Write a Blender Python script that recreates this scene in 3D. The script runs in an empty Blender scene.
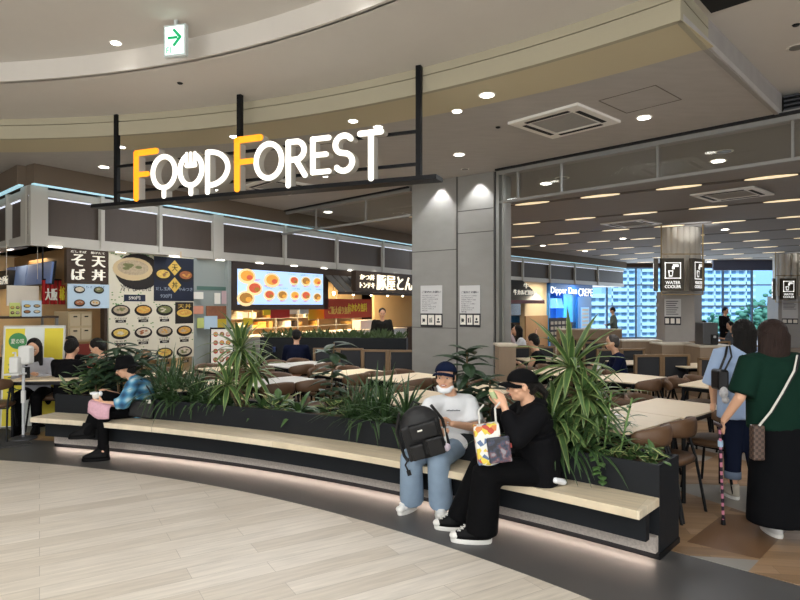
import bpy, bmesh, math, random
from mathutils import Vector, Matrix, noise
R = random.Random(7)
SC = bpy.context.scene
COL = SC.collection
PI = math.pi
# ---------------------------------------------------------------- camera, world, exposure
cam_data = bpy.data.cameras.new('camera'); cam = bpy.data.objects.new('camera', cam_data); COL.objects.link(cam)
cam.location = (0, 0, 1.65); cam.rotation_euler = (PI/2, 0, 0)
cam_data.sensor_width = 36; cam_data.lens = 27; cam_data.shift_y = 0.00625; cam_data.clip_end = 400
SC.camera = cam
SC.view_settings.view_transform = 'Standard'; SC.view_settings.look = 'None'
SC.view_settings.gamma = 1; SC.view_settings.exposure = 0.0
SC.view_settings.use_curve_mapping = False
w = bpy.data.worlds.new('sky'); SC.world = w; w.use_nodes = True
bg = w.node_tree.nodes['Background']; bg.inputs[0].default_value = (0.62, 0.8, 1.0, 1); bg.inputs[1].default_value = 1.7

def lamp(kind, name, loc, power, color=(1, 1, 1), size=1.0, size_y=None, rot=(0, 0, 0), spot=None, blend=.6, shape=None):
    d = bpy.data.lights.new(name, kind); o = bpy.data.objects.new(name, d); COL.objects.link(o)
    o.location = loc; o.rotation_euler = rot; d.energy = power; d.color = color
    if kind == 'AREA':
        d.size = size
        if size_y: d.shape = 'RECTANGLE'; d.size_y = size_y
        if shape: d.shape = shape
    if kind == 'SPOT': d.spot_size = spot; d.spot_blend = blend; d.shadow_soft_size = size
    if kind == 'POINT': d.shadow_soft_size = size
    return o
sun = lamp('SUN', 'sun', (0, 0, 30), 5.0, (1, .96, .9), rot=(math.radians(52), 0, math.radians(-20)))
sun.data.angle = .02
NEUT = (.97, .98, 1.0); WARM = (1.0, .84, .62)
# lobby ceiling lights (behind and above the photographer) and the hall's ceiling lights
for x, y, p in ((-3.6, -1.2, 120), (0.3, -1.6, 120), (-1.8, 1.6, 85), (-6.5, 2.2, 85)):
    lamp('AREA', 'lobby_lamp', (x, y, 3.84), p, (.97, .99, 1), 2.2)
lamp('AREA', 'rear_fill_lamp', (-3, -7.2, 2.3), 640, (.95, .98, 1), 13, 3.4, rot=(math.radians(97), 0, 0))  # two unseen panels added behind the camera as soft fill
lamp('AREA', 'rear_fill_lamp', (9, -6.8, 2.3), 420, (.95, .98, 1), 9, 3.4, rot=(math.radians(97), 0, math.radians(25)))
lamp('AREA', 'window_daylight', (20, 28.6, 1.8), 900, (.80, .90, 1), 26, 3.2, rot=(math.radians(-90), 0, 0))
lamp('AREA', 'lobby_lamp', (3.0, 1.0, 3.8), 50, (.97, .99, 1), 1.6)
for x, y, p in ((3.6, 8.6, 44), (6.5, 6.2, 44), (8.5, 11.0, 55), (4.5, 13.5, 50), (0.3, 13.0, 45), (-2.6, 9.6, 50), (13, 17, 70), (8.0, 19.5, 60), (-1.0, 8.2, 36), (2.0, 18.0, 45)):
    lamp('AREA', 'hall_lamp', (x, y, 3.6), p, NEUT, .9)

# ---------------------------------------------------------------- helpers
def px(u, Y): return (u - 400) / 600 * Y                    # world x seen at picture column u, at depth Y
def pz(v, Y): return 1.65 - (v - 305) * Y / 600             # world z seen at picture row v, at depth Y
def P(u, v, z):                                             # the point at height z seen at (u, v)
    Y = (1.65 - z) * 600 / (v - 305); return Vector((px(u, Y), Y, z))
WM = {}
def wm(o): return WM.get(o.name, Matrix.Identity(4)) if o else Matrix.Identity(4)
def tag(o, label=None, cat=None, group=None, kind=None):
    if label: o['label'] = label
    if cat: o['category'] = cat
    if group: o['group'] = group
    if kind: o['kind'] = kind
    return o
def thing(name, label, cat, loc=(0, 0, 0), rz=0, group=None):
    o = bpy.data.objects.new(name, None); COL.objects.link(o)
    o.empty_display_size = .05
    o.location = loc; o.rotation_euler = (0, 0, rz)
    WM[o.name] = Matrix.Translation(Vector(loc)) @ Matrix.Rotation(rz, 4, 'Z')
    return tag(o, label, cat, group)
def copy_tree(o, parent=None):
    c = o.copy(); COL.objects.link(c); c.parent = parent
    for ch in list(o.children): copy_tree(ch, c)
    return c
def lin(c):
    return tuple(((x/12.92) if x <= .04045 else ((x+.055)/1.055)**2.4) for x in c)
def rgb(h):
    h = h.lstrip('#'); return lin(tuple(int(h[i:i+2], 16)/255 for i in (0, 2, 4)))
MATS = {}
def mat(name, col, rough=.6, metal=0, emit=0, noise_amt=0, scale=8, bump=0, spec=None, alpha=None, trans=0, coat=0, stretch=None, ecol=None):
    if name in MATS: return MATS[name]
    if isinstance(col, str): col = rgb(col)
    m = bpy.data.materials.new(name); m.use_nodes = True; nt = m.node_tree
    b = nt.nodes['Principled BSDF']; b.inputs['Base Color'].default_value = (*col, 1)
    b.inputs['Roughness'].default_value = rough; b.inputs['Metallic'].default_value = metal
    if spec is not None: b.inputs['Specular IOR Level'].default_value = spec
    if emit:
        b.inputs['Emission Color'].default_value = (*(ecol or col), 1); b.inputs['Emission Strength'].default_value = emit
    if trans: b.inputs['Transmission Weight'].default_value = trans
    if coat: b.inputs['Coat Weight'].default_value = coat
    if noise_amt or bump:
        tc = nt.nodes.new('ShaderNodeTexCoord'); mp = nt.nodes.new('ShaderNodeMapping'); n = nt.nodes.new('ShaderNodeTexNoise')
        nt.links.new(tc.outputs['Object'], mp.inputs[0]); nt.links.new(mp.outputs[0], n.inputs['Vector'])
        if stretch: mp.inputs['Scale'].default_value = stretch
        n.inputs['Scale'].default_value = scale; n.inputs['Detail'].default_value = 5
        if noise_amt:
            mx = nt.nodes.new('ShaderNodeMix'); mx.data_type = 'RGBA'
            mx.inputs[6].default_value = (*[max(0, c*(1-noise_amt)) for c in col], 1)
            mx.inputs[7].default_value = (*[min(1, c*(1+noise_amt)) for c in col], 1)
            nt.links.new(n.outputs['Fac'], mx.inputs[0]); nt.links.new(mx.outputs[2], b.inputs['Base Color'])
        if bump:
            bp = nt.nodes.new('ShaderNodeBump'); bp.inputs['Strength'].default_value = bump; bp.inputs['Distance'].default_value = .02
            nt.links.new(n.outputs['Fac'], bp.inputs['Height']); nt.links.new(bp.outputs[0], b.inputs['Normal'])
    MATS[name] = m; return m

def frame_axes(d):
    d = Vector(d).normalized(); a = Vector((0, 0, 1)) if abs(d.z) < .9 else Vector((1, 0, 0))
    x = a.cross(d).normalized(); y = d.cross(x).normalized(); return x, y, d
class MB:
    """collects shapes in world (or thing-local) coordinates; build() links them as one mesh object"""
    def __init__(s, M=None): s.v = []; s.f = []; s.mi = []; s.m = 0; s.M = M
    def add(s, vs, fs):
        n = len(s.v)
        s.v += [tuple(s.M @ Vector(p)) if s.M else tuple(p) for p in vs]
        for f in fs: s.f.append([i+n for i in f]); s.mi.append(s.m)
        return s
    def mat(s, i): s.m = i; return s
    def box(s, c, d, rz=0, rot=None):
        hx, hy, hz = d[0]/2, d[1]/2, d[2]/2
        vs = [Vector((x, y, z)) for z in (-hz, hz) for x, y in ((-hx, -hy), (hx, -hy), (hx, hy), (-hx, hy))]
        Q = rot if rot else Matrix.Rotation(rz, 3, 'Z'); c = Vector(c)
        return s.add([Q @ p + c for p in vs], [(3, 2, 1, 0), (4, 5, 6, 7), (0, 1, 5, 4), (1, 2, 6, 5), (2, 3, 7, 6), (3, 0, 4, 7)])
    def b2(s, x0, x1, y0, y1, z0, z1): return s.box(((x0+x1)/2, (y0+y1)/2, (z0+z1)/2), (abs(x1-x0), abs(y1-y0), abs(z1-z0)))
    def prism(s, pts, z0, z1):
        a = sum(pts[i][0]*pts[(i+1) % len(pts)][1]-pts[(i+1) % len(pts)][0]*pts[i][1] for i in range(len(pts)))
        if a < 0: pts = pts[::-1]
        n = len(pts)
        return s.add([(p[0], p[1], z0) for p in pts]+[(p[0], p[1], z1) for p in pts],
                     [tuple(range(n))[::-1], tuple(range(n, 2*n))]+[(i, (i+1) % n, n+(i+1) % n, n+i) for i in range(n)])
    def arc(s, C, r0, r1, a0, a1, z0, z1, n=64):
        vs = []
        for i in range(n+1):
            a = a0+(a1-a0)*i/n; c, q = math.cos(a), math.sin(a)
            vs += [(C[0]+r0*c, C[1]+r0*q, z0), (C[0]+r1*c, C[1]+r1*q, z0), (C[0]+r1*c, C[1]+r1*q, z1), (C[0]+r0*c, C[1]+r0*q, z1)]
        fs = []
        for i in range(n):
            k = 4*i
            for j in range(4):
                fs.append((k+j, k+(j+1) % 4, k+4+(j+1) % 4, k+4+j))
        fs += [(3, 2, 1, 0), (4*n, 4*n+1, 4*n+2, 4*n+3)]
        return s.add(vs, fs)
    def tube(s, pts, r, n=8, cap=True):
        pts = [Vector(p) for p in pts]; vs = []; fs = []
        m = len(pts); X = None
        for i, p in enumerate(pts):
            d = (pts[min(i+1, m-1)]-pts[max(i-1, 0)])
            if d.length < 1e-9: d = Vector((0, 0, 1))
            d.normalize()
            if X is None: X, Y, _ = frame_axes(d)
            else: X = (X-d*X.dot(d)).normalized(); Y = d.cross(X)
            rr = r[i] if isinstance(r, (list, tuple)) else r
            for k in range(n):
                a = 2*PI*k/n; vs.append(p+X*math.cos(a)*rr+Y*math.sin(a)*rr)
        for i in range(m-1):
            for k in range(n): fs.append((i*n+k, i*n+(k+1) % n, (i+1)*n+(k+1) % n, (i+1)*n+k))
        if cap: fs += [tuple(range(n))[::-1], tuple(range((m-1)*n, m*n))]
        return s.add(vs, fs)
    def lathe(s, prof, c=(0, 0, 0), n=24, axis=None):
        X, Y, D = (Vector((1, 0, 0)), Vector((0, 1, 0)), Vector((0, 0, 1))) if axis is None else frame_axes(axis)
        c = Vector(c); vs = []; fs = []
        for r, z in prof:
            for k in range(n):
                a = 2*PI*k/n; vs.append(c+X*math.cos(a)*r+Y*math.sin(a)*r+D*z)
        m = len(prof)
        for i in range(m-1):
            for k in range(n): fs.append((i*n+k, i*n+(k+1) % n, (i+1)*n+(k+1) % n, (i+1)*n+k))
        fs += [tuple(range(n))[::-1], tuple(range((m-1)*n, m*n))]
        return s.add(vs, fs)
    def ell(s, c, r, Q=None, n=12, m=8):
        c = Vector(c); vs = []; fs = []
        for i in range(m+1):
            t = PI*i/m
            for k in range(n):
                a = 2*PI*k/n
                p = Vector((r[0]*math.sin(t)*math.cos(a), r[1]*math.sin(t)*math.sin(a), -r[2]*math.cos(t)))
                vs.append(c+(Q @ p if Q else p))
        for i in range(m):
            for k in range(n): fs.append((i*n+k, i*n+(k+1) % n, (i+1)*n+(k+1) % n, (i+1)*n+k))
        return s.add(vs, fs)
    def cap(s, p0, p1, r0, r1=None, n=12):
        r1 = r0 if r1 is None else r1
        p0, p1 = Vector(p0), Vector(p1); X, Y, D = frame_axes(p1-p0 if (p1-p0).length > 1e-6 else (0, 0, 1)); L = (p1-p0).length
        prof = [(max(r0*math.sin(a), 1e-4), -r0*math.cos(a)) for a in (0.02, .5, 1.0, 1.4)]+[(max(r1*math.cos(a), 1e-4), L+r1*math.sin(a)) for a in (.15, .55, 1.05, 1.55)]
        return s.lathe(prof, p0, n, D)
    def cone(s, p0, p1, ra, rb, xax=(1, 0, 0), n=20):
        """elliptical frustum with flat ends; ra, rb = (semi axis along xax, other semi axis)"""
        p0, p1 = Vector(p0), Vector(p1); D = (p1-p0).normalized(); X = Vector(xax); X = (X-D*X.dot(D)).normalized(); Y = D.cross(X)
        if not isinstance(ra, tuple): ra = (ra, ra)
        if not isinstance(rb, tuple): rb = (rb, rb)
        vs = []
        for p, r in ((p0, ra), (p1, rb)):
            for k in range(n):
                a = 2*PI*k/n; vs.append(p+X*math.cos(a)*r[0]+Y*math.sin(a)*r[1])
        return s.add(vs, [(k, (k+1) % n, n+(k+1) % n, n+k) for k in range(n)]+[tuple(range(n))[::-1], tuple(range(n, 2*n))])
    def build(s, name, mats, parent=None, smooth=False, world=True, bevel=0, remesh=0, smooth_it=4, subdiv=0):
        me = bpy.data.meshes.new(name)
        vs = s.v
        if parent is not None and world:
            I = wm(parent).inverted(); vs = [tuple(I @ Vector(p)) for p in s.v]
        me.from_pydata(vs, [], s.f); me.update()
        for m in (mats if isinstance(mats, (list, tuple)) else [mats]): me.materials.append(m)
        if s.mi and max(s.mi): me.polygons.foreach_set('material_index', s.mi)
        if smooth: me.polygons.foreach_set('use_smooth', [True]*len(s.f))
        o = bpy.data.objects.new(name, me); COL.objects.link(o)
        if parent is not None:
            o.parent = parent; WM[o.name] = wm(parent) if world else wm(parent)
        if bevel:
            b = o.modifiers.new('bevel', 'BEVEL'); b.width = bevel; b.segments = 2; b.limit_method = 'ANGLE'
        if remesh:
            r = o.modifiers.new('remesh', 'REMESH'); r.mode = 'VOXEL'; r.voxel_size = remesh; r.use_smooth_shade = True
            if smooth_it:
                q = o.modifiers.new('smooth', 'SMOOTH'); q.iterations = smooth_it; q.factor = .5
        if subdiv:
            q = o.modifiers.new('sub', 'SUBSURF'); q.levels = subdiv; q.render_levels = subdiv
        return o
def struct(name, mb, m, **k): return tag(mb.build(name, m, **k), kind='structure')

_tc = {}
def text_mesh(body, depth=.0):
    if (body, depth) in _tc: return _tc[(body, depth)]
    cu = bpy.data.curves.new('t', 'FONT'); cu.body = body; cu.size = 1; cu.extrude = depth; cu.align_x = 'LEFT'; cu.resolution_u = 3
    o = bpy.data.objects.new('t', cu); COL.objects.link(o)
    me = bpy.data.meshes.new_from_object(o.evaluated_get(bpy.context.evaluated_depsgraph_get()))
    vs = [tuple(v.co) for v in me.vertices]; fs = [tuple(p.vertices) for p in me.polygons]
    bpy.data.objects.remove(o); bpy.data.curves.remove(cu); bpy.data.meshes.remove(me)
    if vs:
        x0 = min(v[0] for v in vs); x1 = max(v[0] for v in vs); y0 = min(v[1] for v in vs); y1 = max(v[1] for v in vs)
    else: x0 = y0 = 0; x1 = y1 = 1
    _tc[(body, depth)] = (vs, fs, x0, x1, y0, y1); return _tc[(body, depth)]
def put_text(mb, body, x0, x1, z0, z1, y, depth=.004, bold=0):
    """write body on the local x-z plane facing -y, filling the box x0..x1, z0..z1; its face is at y"""
    vs, fs, a0, a1, b0, b1 = text_mesh(body, .5)
    sx = (x1-x0)/max(a1-a0, 1e-6); sz = (z1-z0)/max(b1-b0, 1e-6)
    for dx in ((0,) if not bold else (-bold, bold)):
        mb.add([(x0+(v[0]-a0)*sx+dx, y-(v[2]-.5)*depth-depth, z0+(v[1]-b0)*sz) for v in vs], fs)
    return mb
# ---------------------------------------------------------------- floor and ceiling materials
def nodes(name):
    m = bpy.data.materials.new(name); m.use_nodes = True; return m, m.node_tree, m.node_tree.nodes['Principled BSDF']
def plank_mat(name, c1, c2, c3, ang, pw, pl, rough=.35, gap=.0015):
    m, nt, b = nodes(name); N = nt.nodes.new; K = nt.links.new
    tc = N('ShaderNodeTexCoord'); mp = N('ShaderNodeMapping'); mp.inputs['Rotation'].default_value[2] = -ang
    K(tc.outputs['Object'], mp.inputs[0])
    br = N('ShaderNodeTexBrick'); br.inputs['Scale'].default_value = 1; br.inputs['Brick Width'].default_value = pl; br.inputs['Row Height'].default_value = pw
    br.inputs['Mortar Size'].default_value = gap; br.inputs['Mortar Smooth'].default_value = .1; br.offset = .37; br.inputs['Bias'].default_value = 0
    br.inputs['Color1'].default_value = (0, 0, 0, 1); br.inputs['Color2'].default_value = (1, 1, 1, 1); br.inputs['Mortar'].default_value = (.5, .5, .5, 1)
    K(mp.outputs[0], br.inputs['Vector'])
    ramp = N('ShaderNodeValToRGB'); e = ramp.color_ramp.elements; e[0].color = (*rgb(c1), 1); e[1].color = (*rgb(c3), 1)
    q = ramp.color_ramp.elements.new(.5); q.color = (*rgb(c2), 1)
    K(br.outputs['Color'], ramp.inputs[0])
    m2 = N('ShaderNodeMapping'); m2.inputs['Scale'].default_value = (1.2, 14, 1); K(mp.outputs[0], m2.inputs[0])
    n = N('ShaderNodeTexNoise'); n.inputs['Scale'].default_value = 2.2; n.inputs['Detail'].default_value = 6; n.inputs['Roughness'].default_value = .6; K(m2.outputs[0], n.inputs['Vector'])
    gr = N('ShaderNodeMapRange'); gr.inputs[1].default_value = .25; gr.inputs[2].default_value = .75; gr.inputs[3].default_value = .80; gr.inputs[4].default_value = 1.14; K(n.outputs['Fac'], gr.inputs[0])
    mx = N('ShaderNodeMix'); mx.data_type = 'RGBA'; mx.blend_type = 'MULTIPLY'; mx.inputs[0].default_value = 1
    K(ramp.outputs[0], mx.inputs[6]); K(gr.outputs[0], mx.inputs[7])
    dk = N('ShaderNodeMix'); dk.data_type = 'RGBA'; dk.inputs[7].default_value = (*[x*.62 for x in rgb(c1)], 1)
    K(br.outputs['Fac'], dk.inputs[0]); K(mx.outputs[2], dk.inputs[6])
    K(dk.outputs[2], b.inputs['Base Color']); b.inputs['Roughness'].default_value = rough
    return m, nt, b, tc, dk
wood_floor, *_ = plank_mat('oak_planks', '#c2b8a9', '#cdc4b6', '#d6cec2', math.radians(31), .17, 1.25, .42)
hall_floor, nt, b, tc, dk = plank_mat('parquet', '#84694d', '#957757', '#a3866a', math.radians(-8), .12, .9, .4)
# grey triangles laid into the parquet
N = nt.nodes.new; K = nt.links.new
def stripes(ang, period, lo, hi):
    mp = N('ShaderNodeMapping'); mp.inputs['Rotation'].default_value[2] = ang; K(tc.outputs['Object'], mp.inputs[0])
    sp = N('ShaderNodeSeparateXYZ'); K(mp.outputs[0], sp.inputs[0])
    d = N('ShaderNodeMath'); d.operation = 'DIVIDE'; d.inputs[1].default_value = period; K(sp.outputs[0], d.inputs[0])
    f = N('ShaderNodeMath'); f.operation = 'FRACT'; K(d.outputs[0], f.inputs[0])
    return f
f1 = stripes(math.radians(45), 1.1, 0, 1); f2 = stripes(math.radians(-25), 1.5, 0, 1); f3 = stripes(math.radians(100), 1.7, 0, 1)
def cmp(a, bb, op='GREATER_THAN'):
    c = N('ShaderNodeMath'); c.operation = op; K(a.outputs[0], c.inputs[0])
    if isinstance(bb, float): c.inputs[1].default_value = bb
    else: K(bb.outputs[0], c.inputs[1])
    return c
g1 = cmp(f1, f2); g2 = cmp(f3, .52); gm = cmp(g1, g2, 'MULTIPLY')
mx = N('ShaderNodeMix'); mx.data_type = 'RGBA'; K(gm.outputs[0], mx.inputs[0]); K(dk.outputs[2], mx.inputs[6]); mx.inputs[7].default_value = (*rgb('#8f8b84'), 1)
g4 = cmp(f2, f3); g5 = cmp(g4, cmp(f1, .6), 'MULTIPLY')
mx2 = N('ShaderNodeMix'); mx2.data_type = 'RGBA'; K(g5.outputs[0], mx2.inputs[0]); K(mx.outputs[2], mx2.inputs[6]); mx2.inputs[7].default_value = (*rgb('#6e5238'), 1)
K(mx2.outputs[2], b.inputs['Base Color'])
concrete = mat('concrete_floor', '#4b4a49', .45, noise_amt=.25, scale=1.6)
hallwall = mat('hall_wall', '#5a4a3d', .8, noise_amt=.1)
cream = mat('cream_fascia', '#aca58f', .7, noise_amt=.05, scale=2)
soffit_m = mat('grey_soffit', '#b3afab', .75, noise_amt=.12, scale=9, stretch=(.4, 1.4, 1))
hallceil = mat('hall_ceiling', '#969390', .8, noise_amt=.04, scale=3)
white = mat('white_paint', '#d2cdc6', .8, noise_amt=.02)
black = mat('black_metal', '#0e0f12', .45, spec=.2); dark = mat('dark_gap', '#121214', .8)
alu = mat('aluminium', '#a9aaa8', .35, metal=.8); alu_white = mat('painted_aluminium', '#c9c8c2', .5)

# ---------------------------------------------------------------- floor
CF = (-6.25, -3.37); RF = 9.94
struct('floor', MB().b2(-16, 36, -7.5, 31, -.1, 0), concrete)
m = MB(); pts = []
for i in range(121):
    a = math.radians(-30+i*1.5); pts.append((CF[0]+RF*math.cos(a), CF[1]+RF*math.sin(a)))
pts = [p for p in pts if p[1] > -7 and p[0] > -15.5]; pts += [(-15.5, -7), (pts[0][0], -7)]
m.prism(pts, 0, .003); struct('floor_planks', m, wood_floor)
CP = (-7.5, -6.15); RS, RP0, RP1 = 13.26, 13.60, 13.98          # bench curve: seat edge, planter front, planter back
A0, A1 = math.radians(47.55), math.radians(75.2)
pts = [(CP[0]+13.8*math.cos(a), CP[1]+13.8*math.sin(a)) for a in [A0+(A1-A0)*i/40 for i in range(41)]]
pts += [(-5.3, 7.6), (-7.0, 8.3), (-15.5, 15), (-15.5, 30), (34, 30), (34, -7), (9, -7), (2.38, 3.5)]
struct('floor_parquet', MB().prism(pts, 0, .003), hall_floor)
m = MB(); m.prism([(-6.9, 6.35), (-5.0, 6.55), (-4.35, 7.1), (-5.2, 7.95), (-7.2, 7.7)], .0, .012)
tag(m.build('entrance_mat', mat('mat_fibre', '#3d3c3b', .95, noise_amt=.3, scale=60)), 'dark grey entrance mat under the white sanitizer stand', 'mat')

# ---------------------------------------------------------------- ceilings
def disc(C, r, n=96): return [(C[0]+r*math.cos(2*PI*i/n), C[1]+r*math.sin(2*PI*i/n)) for i in range(n)]
CU = (-4.90, -1.77); RU = 7.81; CS = (-5.10, -2.58); RSF = 9.80
struct('ceiling_upper', MB().prism(disc(CU, RU+.1), 4.07, 4.12), white)
m = MB(); m.arc(CU, RU, RU+.05, 0, 2*PI, 3.88, 4.07, 160); struct('trim_ceiling_step', m, white)
m = MB(); m.arc(CU, RU+.03, 44, 0, 2*PI, 3.88, 3.93, 160); struct('ceiling_lobby', m, white)
sA = (1.98, 4.21); sG = (2.40, 4.67); sB = (4.04, 6.35); sC = (-2.8, 13.2)
def onc(C, r, ang): return (C[0]+r*math.cos(ang), C[1]+r*math.sin(ang))
aA = math.atan2(sA[1]-CS[1], sA[0]-CS[0])
arcp = [onc(CS, RSF+.02, aA+(math.radians(150)-aA)*i/90) for i in range(91)]
struct('ceiling_soffit', MB().prism([sB]+arcp[:1]+arcp[1:]+[(-14.5, 8), (-14.5, 24.9), sC], 3.65, 3.70), soffit_m)
m = MB(); m.arc(CS, RSF, 10.43, aA-.0, math.radians(150), 3.647, 3.651, 90)
a2 = math.atan2(sG[1]-CS[1], sG[0]-CS[0])
struct('ceiling_cream_strip', m, mat('cream_lightened', '#cabf9f', .7))  # same cream paint as the fascia, lightened to stand for brighter light
m = MB(); m.arc(CS, RSF-.02, RSF+.03, aA, math.radians(150), 3.642, 3.796, 90); m.arc(CS, RSF-.02, RSF+.03, aA, math.radians(150), 3.804, 3.88, 90)
m.mat(1).arc(CS, RSF, RSF+.02, aA, math.radians(150), 3.79, 3.81, 90)
struct('trim_fascia', m, [cream, dark])
def wallseg(m, p, q, z0, z1, t=.04):
    d = Vector((q[0]-p[0], q[1]-p[1])); n = Vector((-d.y, d.x)).normalized()*t
    return m.prism([p, q, (q[0]+n.x, q[1]+n.y), (p[0]+n.x, p[1]+n.y)], z0, z1)
m = MB(); wallseg(m, sA, sG, 3.642, 3.796); wallseg(m, sA, sG, 3.804, 3.88); m.mat(2); wallseg(m, sG, sB, 3.642, 3.88); struct('trim_soffit_side', m, [cream, dark, mat('grey_side', '#9c9894', .7, noise_amt=.15, scale=6)])
struct('ceiling_void', MB().prism([(2.02, 4.2), (2.37, 4.57), (3.37, 3.57), (3.02, 3.2)], 3.872, 3.885), dark)
# louvre beside the sliding door head, right
m = MB()
for i in range(5):
    z = 3.66+i*.045; wallseg(m, (sB[0]+.02, sB[1]), (sB[0]+4, sB[1]-3.97), z, z+.018, .05)
m.mat(1); wallseg(m, (sB[0]+.06, sB[1]+.06), (sB[0]+4, sB[1]-3.9), 3.65, 3.88, .03)
struct('trim_louvre', m, [mat('louvre', '#3c3e42', .5), dark])
# hall ceiling with long dark slots that hold short warm lights
m = MB(); m.prism([sB, (12, -1.6), (35, -1.6), (35, 31), (-14.5, 31), (-14.5, 24.9), sC], 3.65, 3.70)
struct('ceiling_hall', m, hallceil)
slot_d = Vector((.80, -.60)); slot_n = Vector((.60, .80)); slotmat = mat('slot_dark', '#5a534c', .9)
warmlit = mat('warm_diffuser', (1.0, .80, .50), .5, emit=.85)
def inside_hall(p): return (p[0]+p[1]) > 10.45 and p[0] < 33 and 0 < p[1] < 29.5 and p[0] > (p[1]-16.3)*.9+.3
m = MB(); slots = []
for r in range(1, 13):
    base = Vector((3.65, 10.96))+slot_n*(2.62*(r-1)); run = []
    for k in range(-40, 60):
        p = base+slot_d*(k*.333)
        if inside_hall(p):
            run.append(p)
            if k % 4 == 0: slots.append((r, p))
    if len(run) > 2:
        wallseg(m, run[0]-slot_n*.09, run[-1]-slot_n*.09, 3.645, 3.655, .18)
struct('trim_ceiling_slots', m, slotmat)
seen = [s for s in slots if abs(s[1].x/s[1].y) < .72 and s[1].y > 5]
for r, p in seen:
    mm = MB(); q = slot_d*.36; ln = [p+q*math.cos(a)+slot_n*(.10*math.sin(a)) for a in [2*PI*k/20 for k in range(20)]]; mm.prism([tuple(v_) for v_ in ln], 3.638, 3.646)
    tag(mm.build('slot_light', warmlit), 'warm slot light in one of the slanting dark grooves of the hall ceiling', 'ceiling light', 'slot lights in the hall ceiling')
# sliding door head along the diagonal track: rail, glass transom, posts
def on_track(t): return Vector((sB[0]-.7071*t, sB[1]+.7071*t))      # t = metres from the right corner towards the left
trk_ang = math.radians(135)
glass = mat('clear_glass', (.95, .97, .96), .02, trans=1)
gt = bpy.data.materials.new('thin_glass'); gt.use_nodes = True; n_ = gt.node_tree; n_.nodes.clear()
o_ = n_.nodes.new('ShaderNodeOutputMaterial'); t_ = n_.nodes.new('ShaderNodeBsdfTransparent'); g_ = n_.nodes.new('ShaderNodeBsdfGlossy'); x_ = n_.nodes.new('ShaderNodeMixShader')
g_.inputs['Roughness'].default_value = .03; t_.inputs[0].default_value = (.93, .95, .94, 1); x_.inputs[0].default_value = .06
n_.links.new(t_.outputs[0], x_.inputs[1]); n_.links.new(g_.outputs[0], x_.inputs[2]); n_.links.new(x_.outputs[0], o_.inputs[0])
tint = gt.copy(); tint.name = 'daylight_cast_glass'; tint.node_tree.nodes['Transparent BSDF'].inputs[0].default_value = (.66, .86, 1.0, 1)  # blue put into the glass to imitate the cool cast of daylight
def head(t0, t1, nm, posts):
    m = MB(); a, c = on_track(t0), on_track(t1)
    wallseg(m, a, c, 3.575, 3.64, .06); wallseg(m, a, c, 3.15, 3.185, .05)
    for t in posts:
        p = on_track(t); m.box((p.x, p.y, 3.38), (.022, .03, .40), trk_ang)
    m.mat(1); wallseg(m, a+Vector((.03, .03)), c+Vector((.03, .03)), 3.19, 3.56, .008)
    m.mat(2); wallseg(m, a-Vector((.05, .05)), c-Vector((.05, .05)), 3.625, 3.652, .05)
    struct(nm, m, [mat('head_alu', '#8f8e8a', .5), gt, dark])
head(-4.5, 3.62, 'window_1', [-3, -.1, 1.3, 2.6, 3.3]); head(5.42, 9.6, 'window_2', [6.6, 8.1, 9.55])
# a jamb and the concrete pier between the doors
pier = mat('pier_panel', '#8c8a85', .6, noise_amt=.13, scale=3.5, bump=.05, stretch=(1, 1, 2.2))
pL, pM, pR = Vector((.20, 9.92)), Vector((.893, 9.37)), Vector((1.40, 8.98))
n = Vector((.62, .78))
m = MB()
m.prism([pL, pM, pR, pR+n*.55, pL+n*.55], 0, 3.65)
def seam(p, q, z0, z1):
    d = (q-p).normalized(); nn = Vector((-d.y, d.x)); nn = nn if nn.y < 0 else -nn
    m.prism([p+nn*.002, q+nn*.002, q-nn*.02, p-nn*.02], z0, z1)
m.mat(1); seam(pL, pM, 2.515, 2.527); seam(pM, pR, 3.10, 3.112); seam(pM, pR, 2.755, 2.767); seam(pL, pM, 1.28, 1.29)
m.box((pM.x, pM.y, 1.82), (.022, .022, 3.66), math.radians(-38))
struct('wall_pier', m, [pier, mat('seam_dark', '#4b4845', .8)])
m = MB(); j = pR+Vector((.09, -.06)); m.box((j.x, j.y, 1.82), (.05, .14, 3.64), math.radians(-45)); m.box((j.x+.045, j.y-.05, 1.82), (.03, .05, 3.64), math.radians(-45))
m.mat(1).box((j.x-.045, j.y+.05, 1.82), (.02, .06, 3.64), math.radians(-45)); struct('door_1_jamb', m, [mat('jamb', '#8f8f89', .4, metal=.5), dark])

# ---------------------------------------------------------------- enclosing walls (outside the frame)
wl = mat('plain_wall', '#cfc8bd', .8)
struct('wall_back', MB().b2(-16, 36, -7.6, -7.5, 0, 4.2), wl); struct('wall_left', MB().b2(-16, -15.9, -7.5, 31, 0, 4.2), wl); struct('wall_right', MB().b2(35.9, 36, -7.5, 31, 0, 4.2), wl)

# ---------------------------------------------------------------- far window wall
FY = 29.0
m = MB()
for x in [7.2+1.4*i for i in range(21)]: m.b2(x-.03, x+.03, FY-.06, FY+.06, 0, 3.5)
for z in (.06, 1.60, 2.62, 3.45): m.b2(6.5, 35.5, FY-.05, FY+.05, z-.028, z+.028)
m.mat(1).b2(6.5, 35.5, FY, FY+.01, .05, 3.5)
m.mat(2).b2(6.5, 35.5, FY-.1, FY+.1, 3.48, 3.66)
struct('window_3', m, [mat('mullion', '#8fa0b8', .5), tint, hallwall])
struct('wall_far', MB().b2(-16, 6.5, FY, FY+.1, 0, 3.66), hallwall)
m = MB(); m.b2(14, 35, FY-2.2, FY-2.1, 3.2, 3.65); struct('trim_bulkhead', m, mat('blue_grey_bulkhead', '#5b6078', .6))
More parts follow.
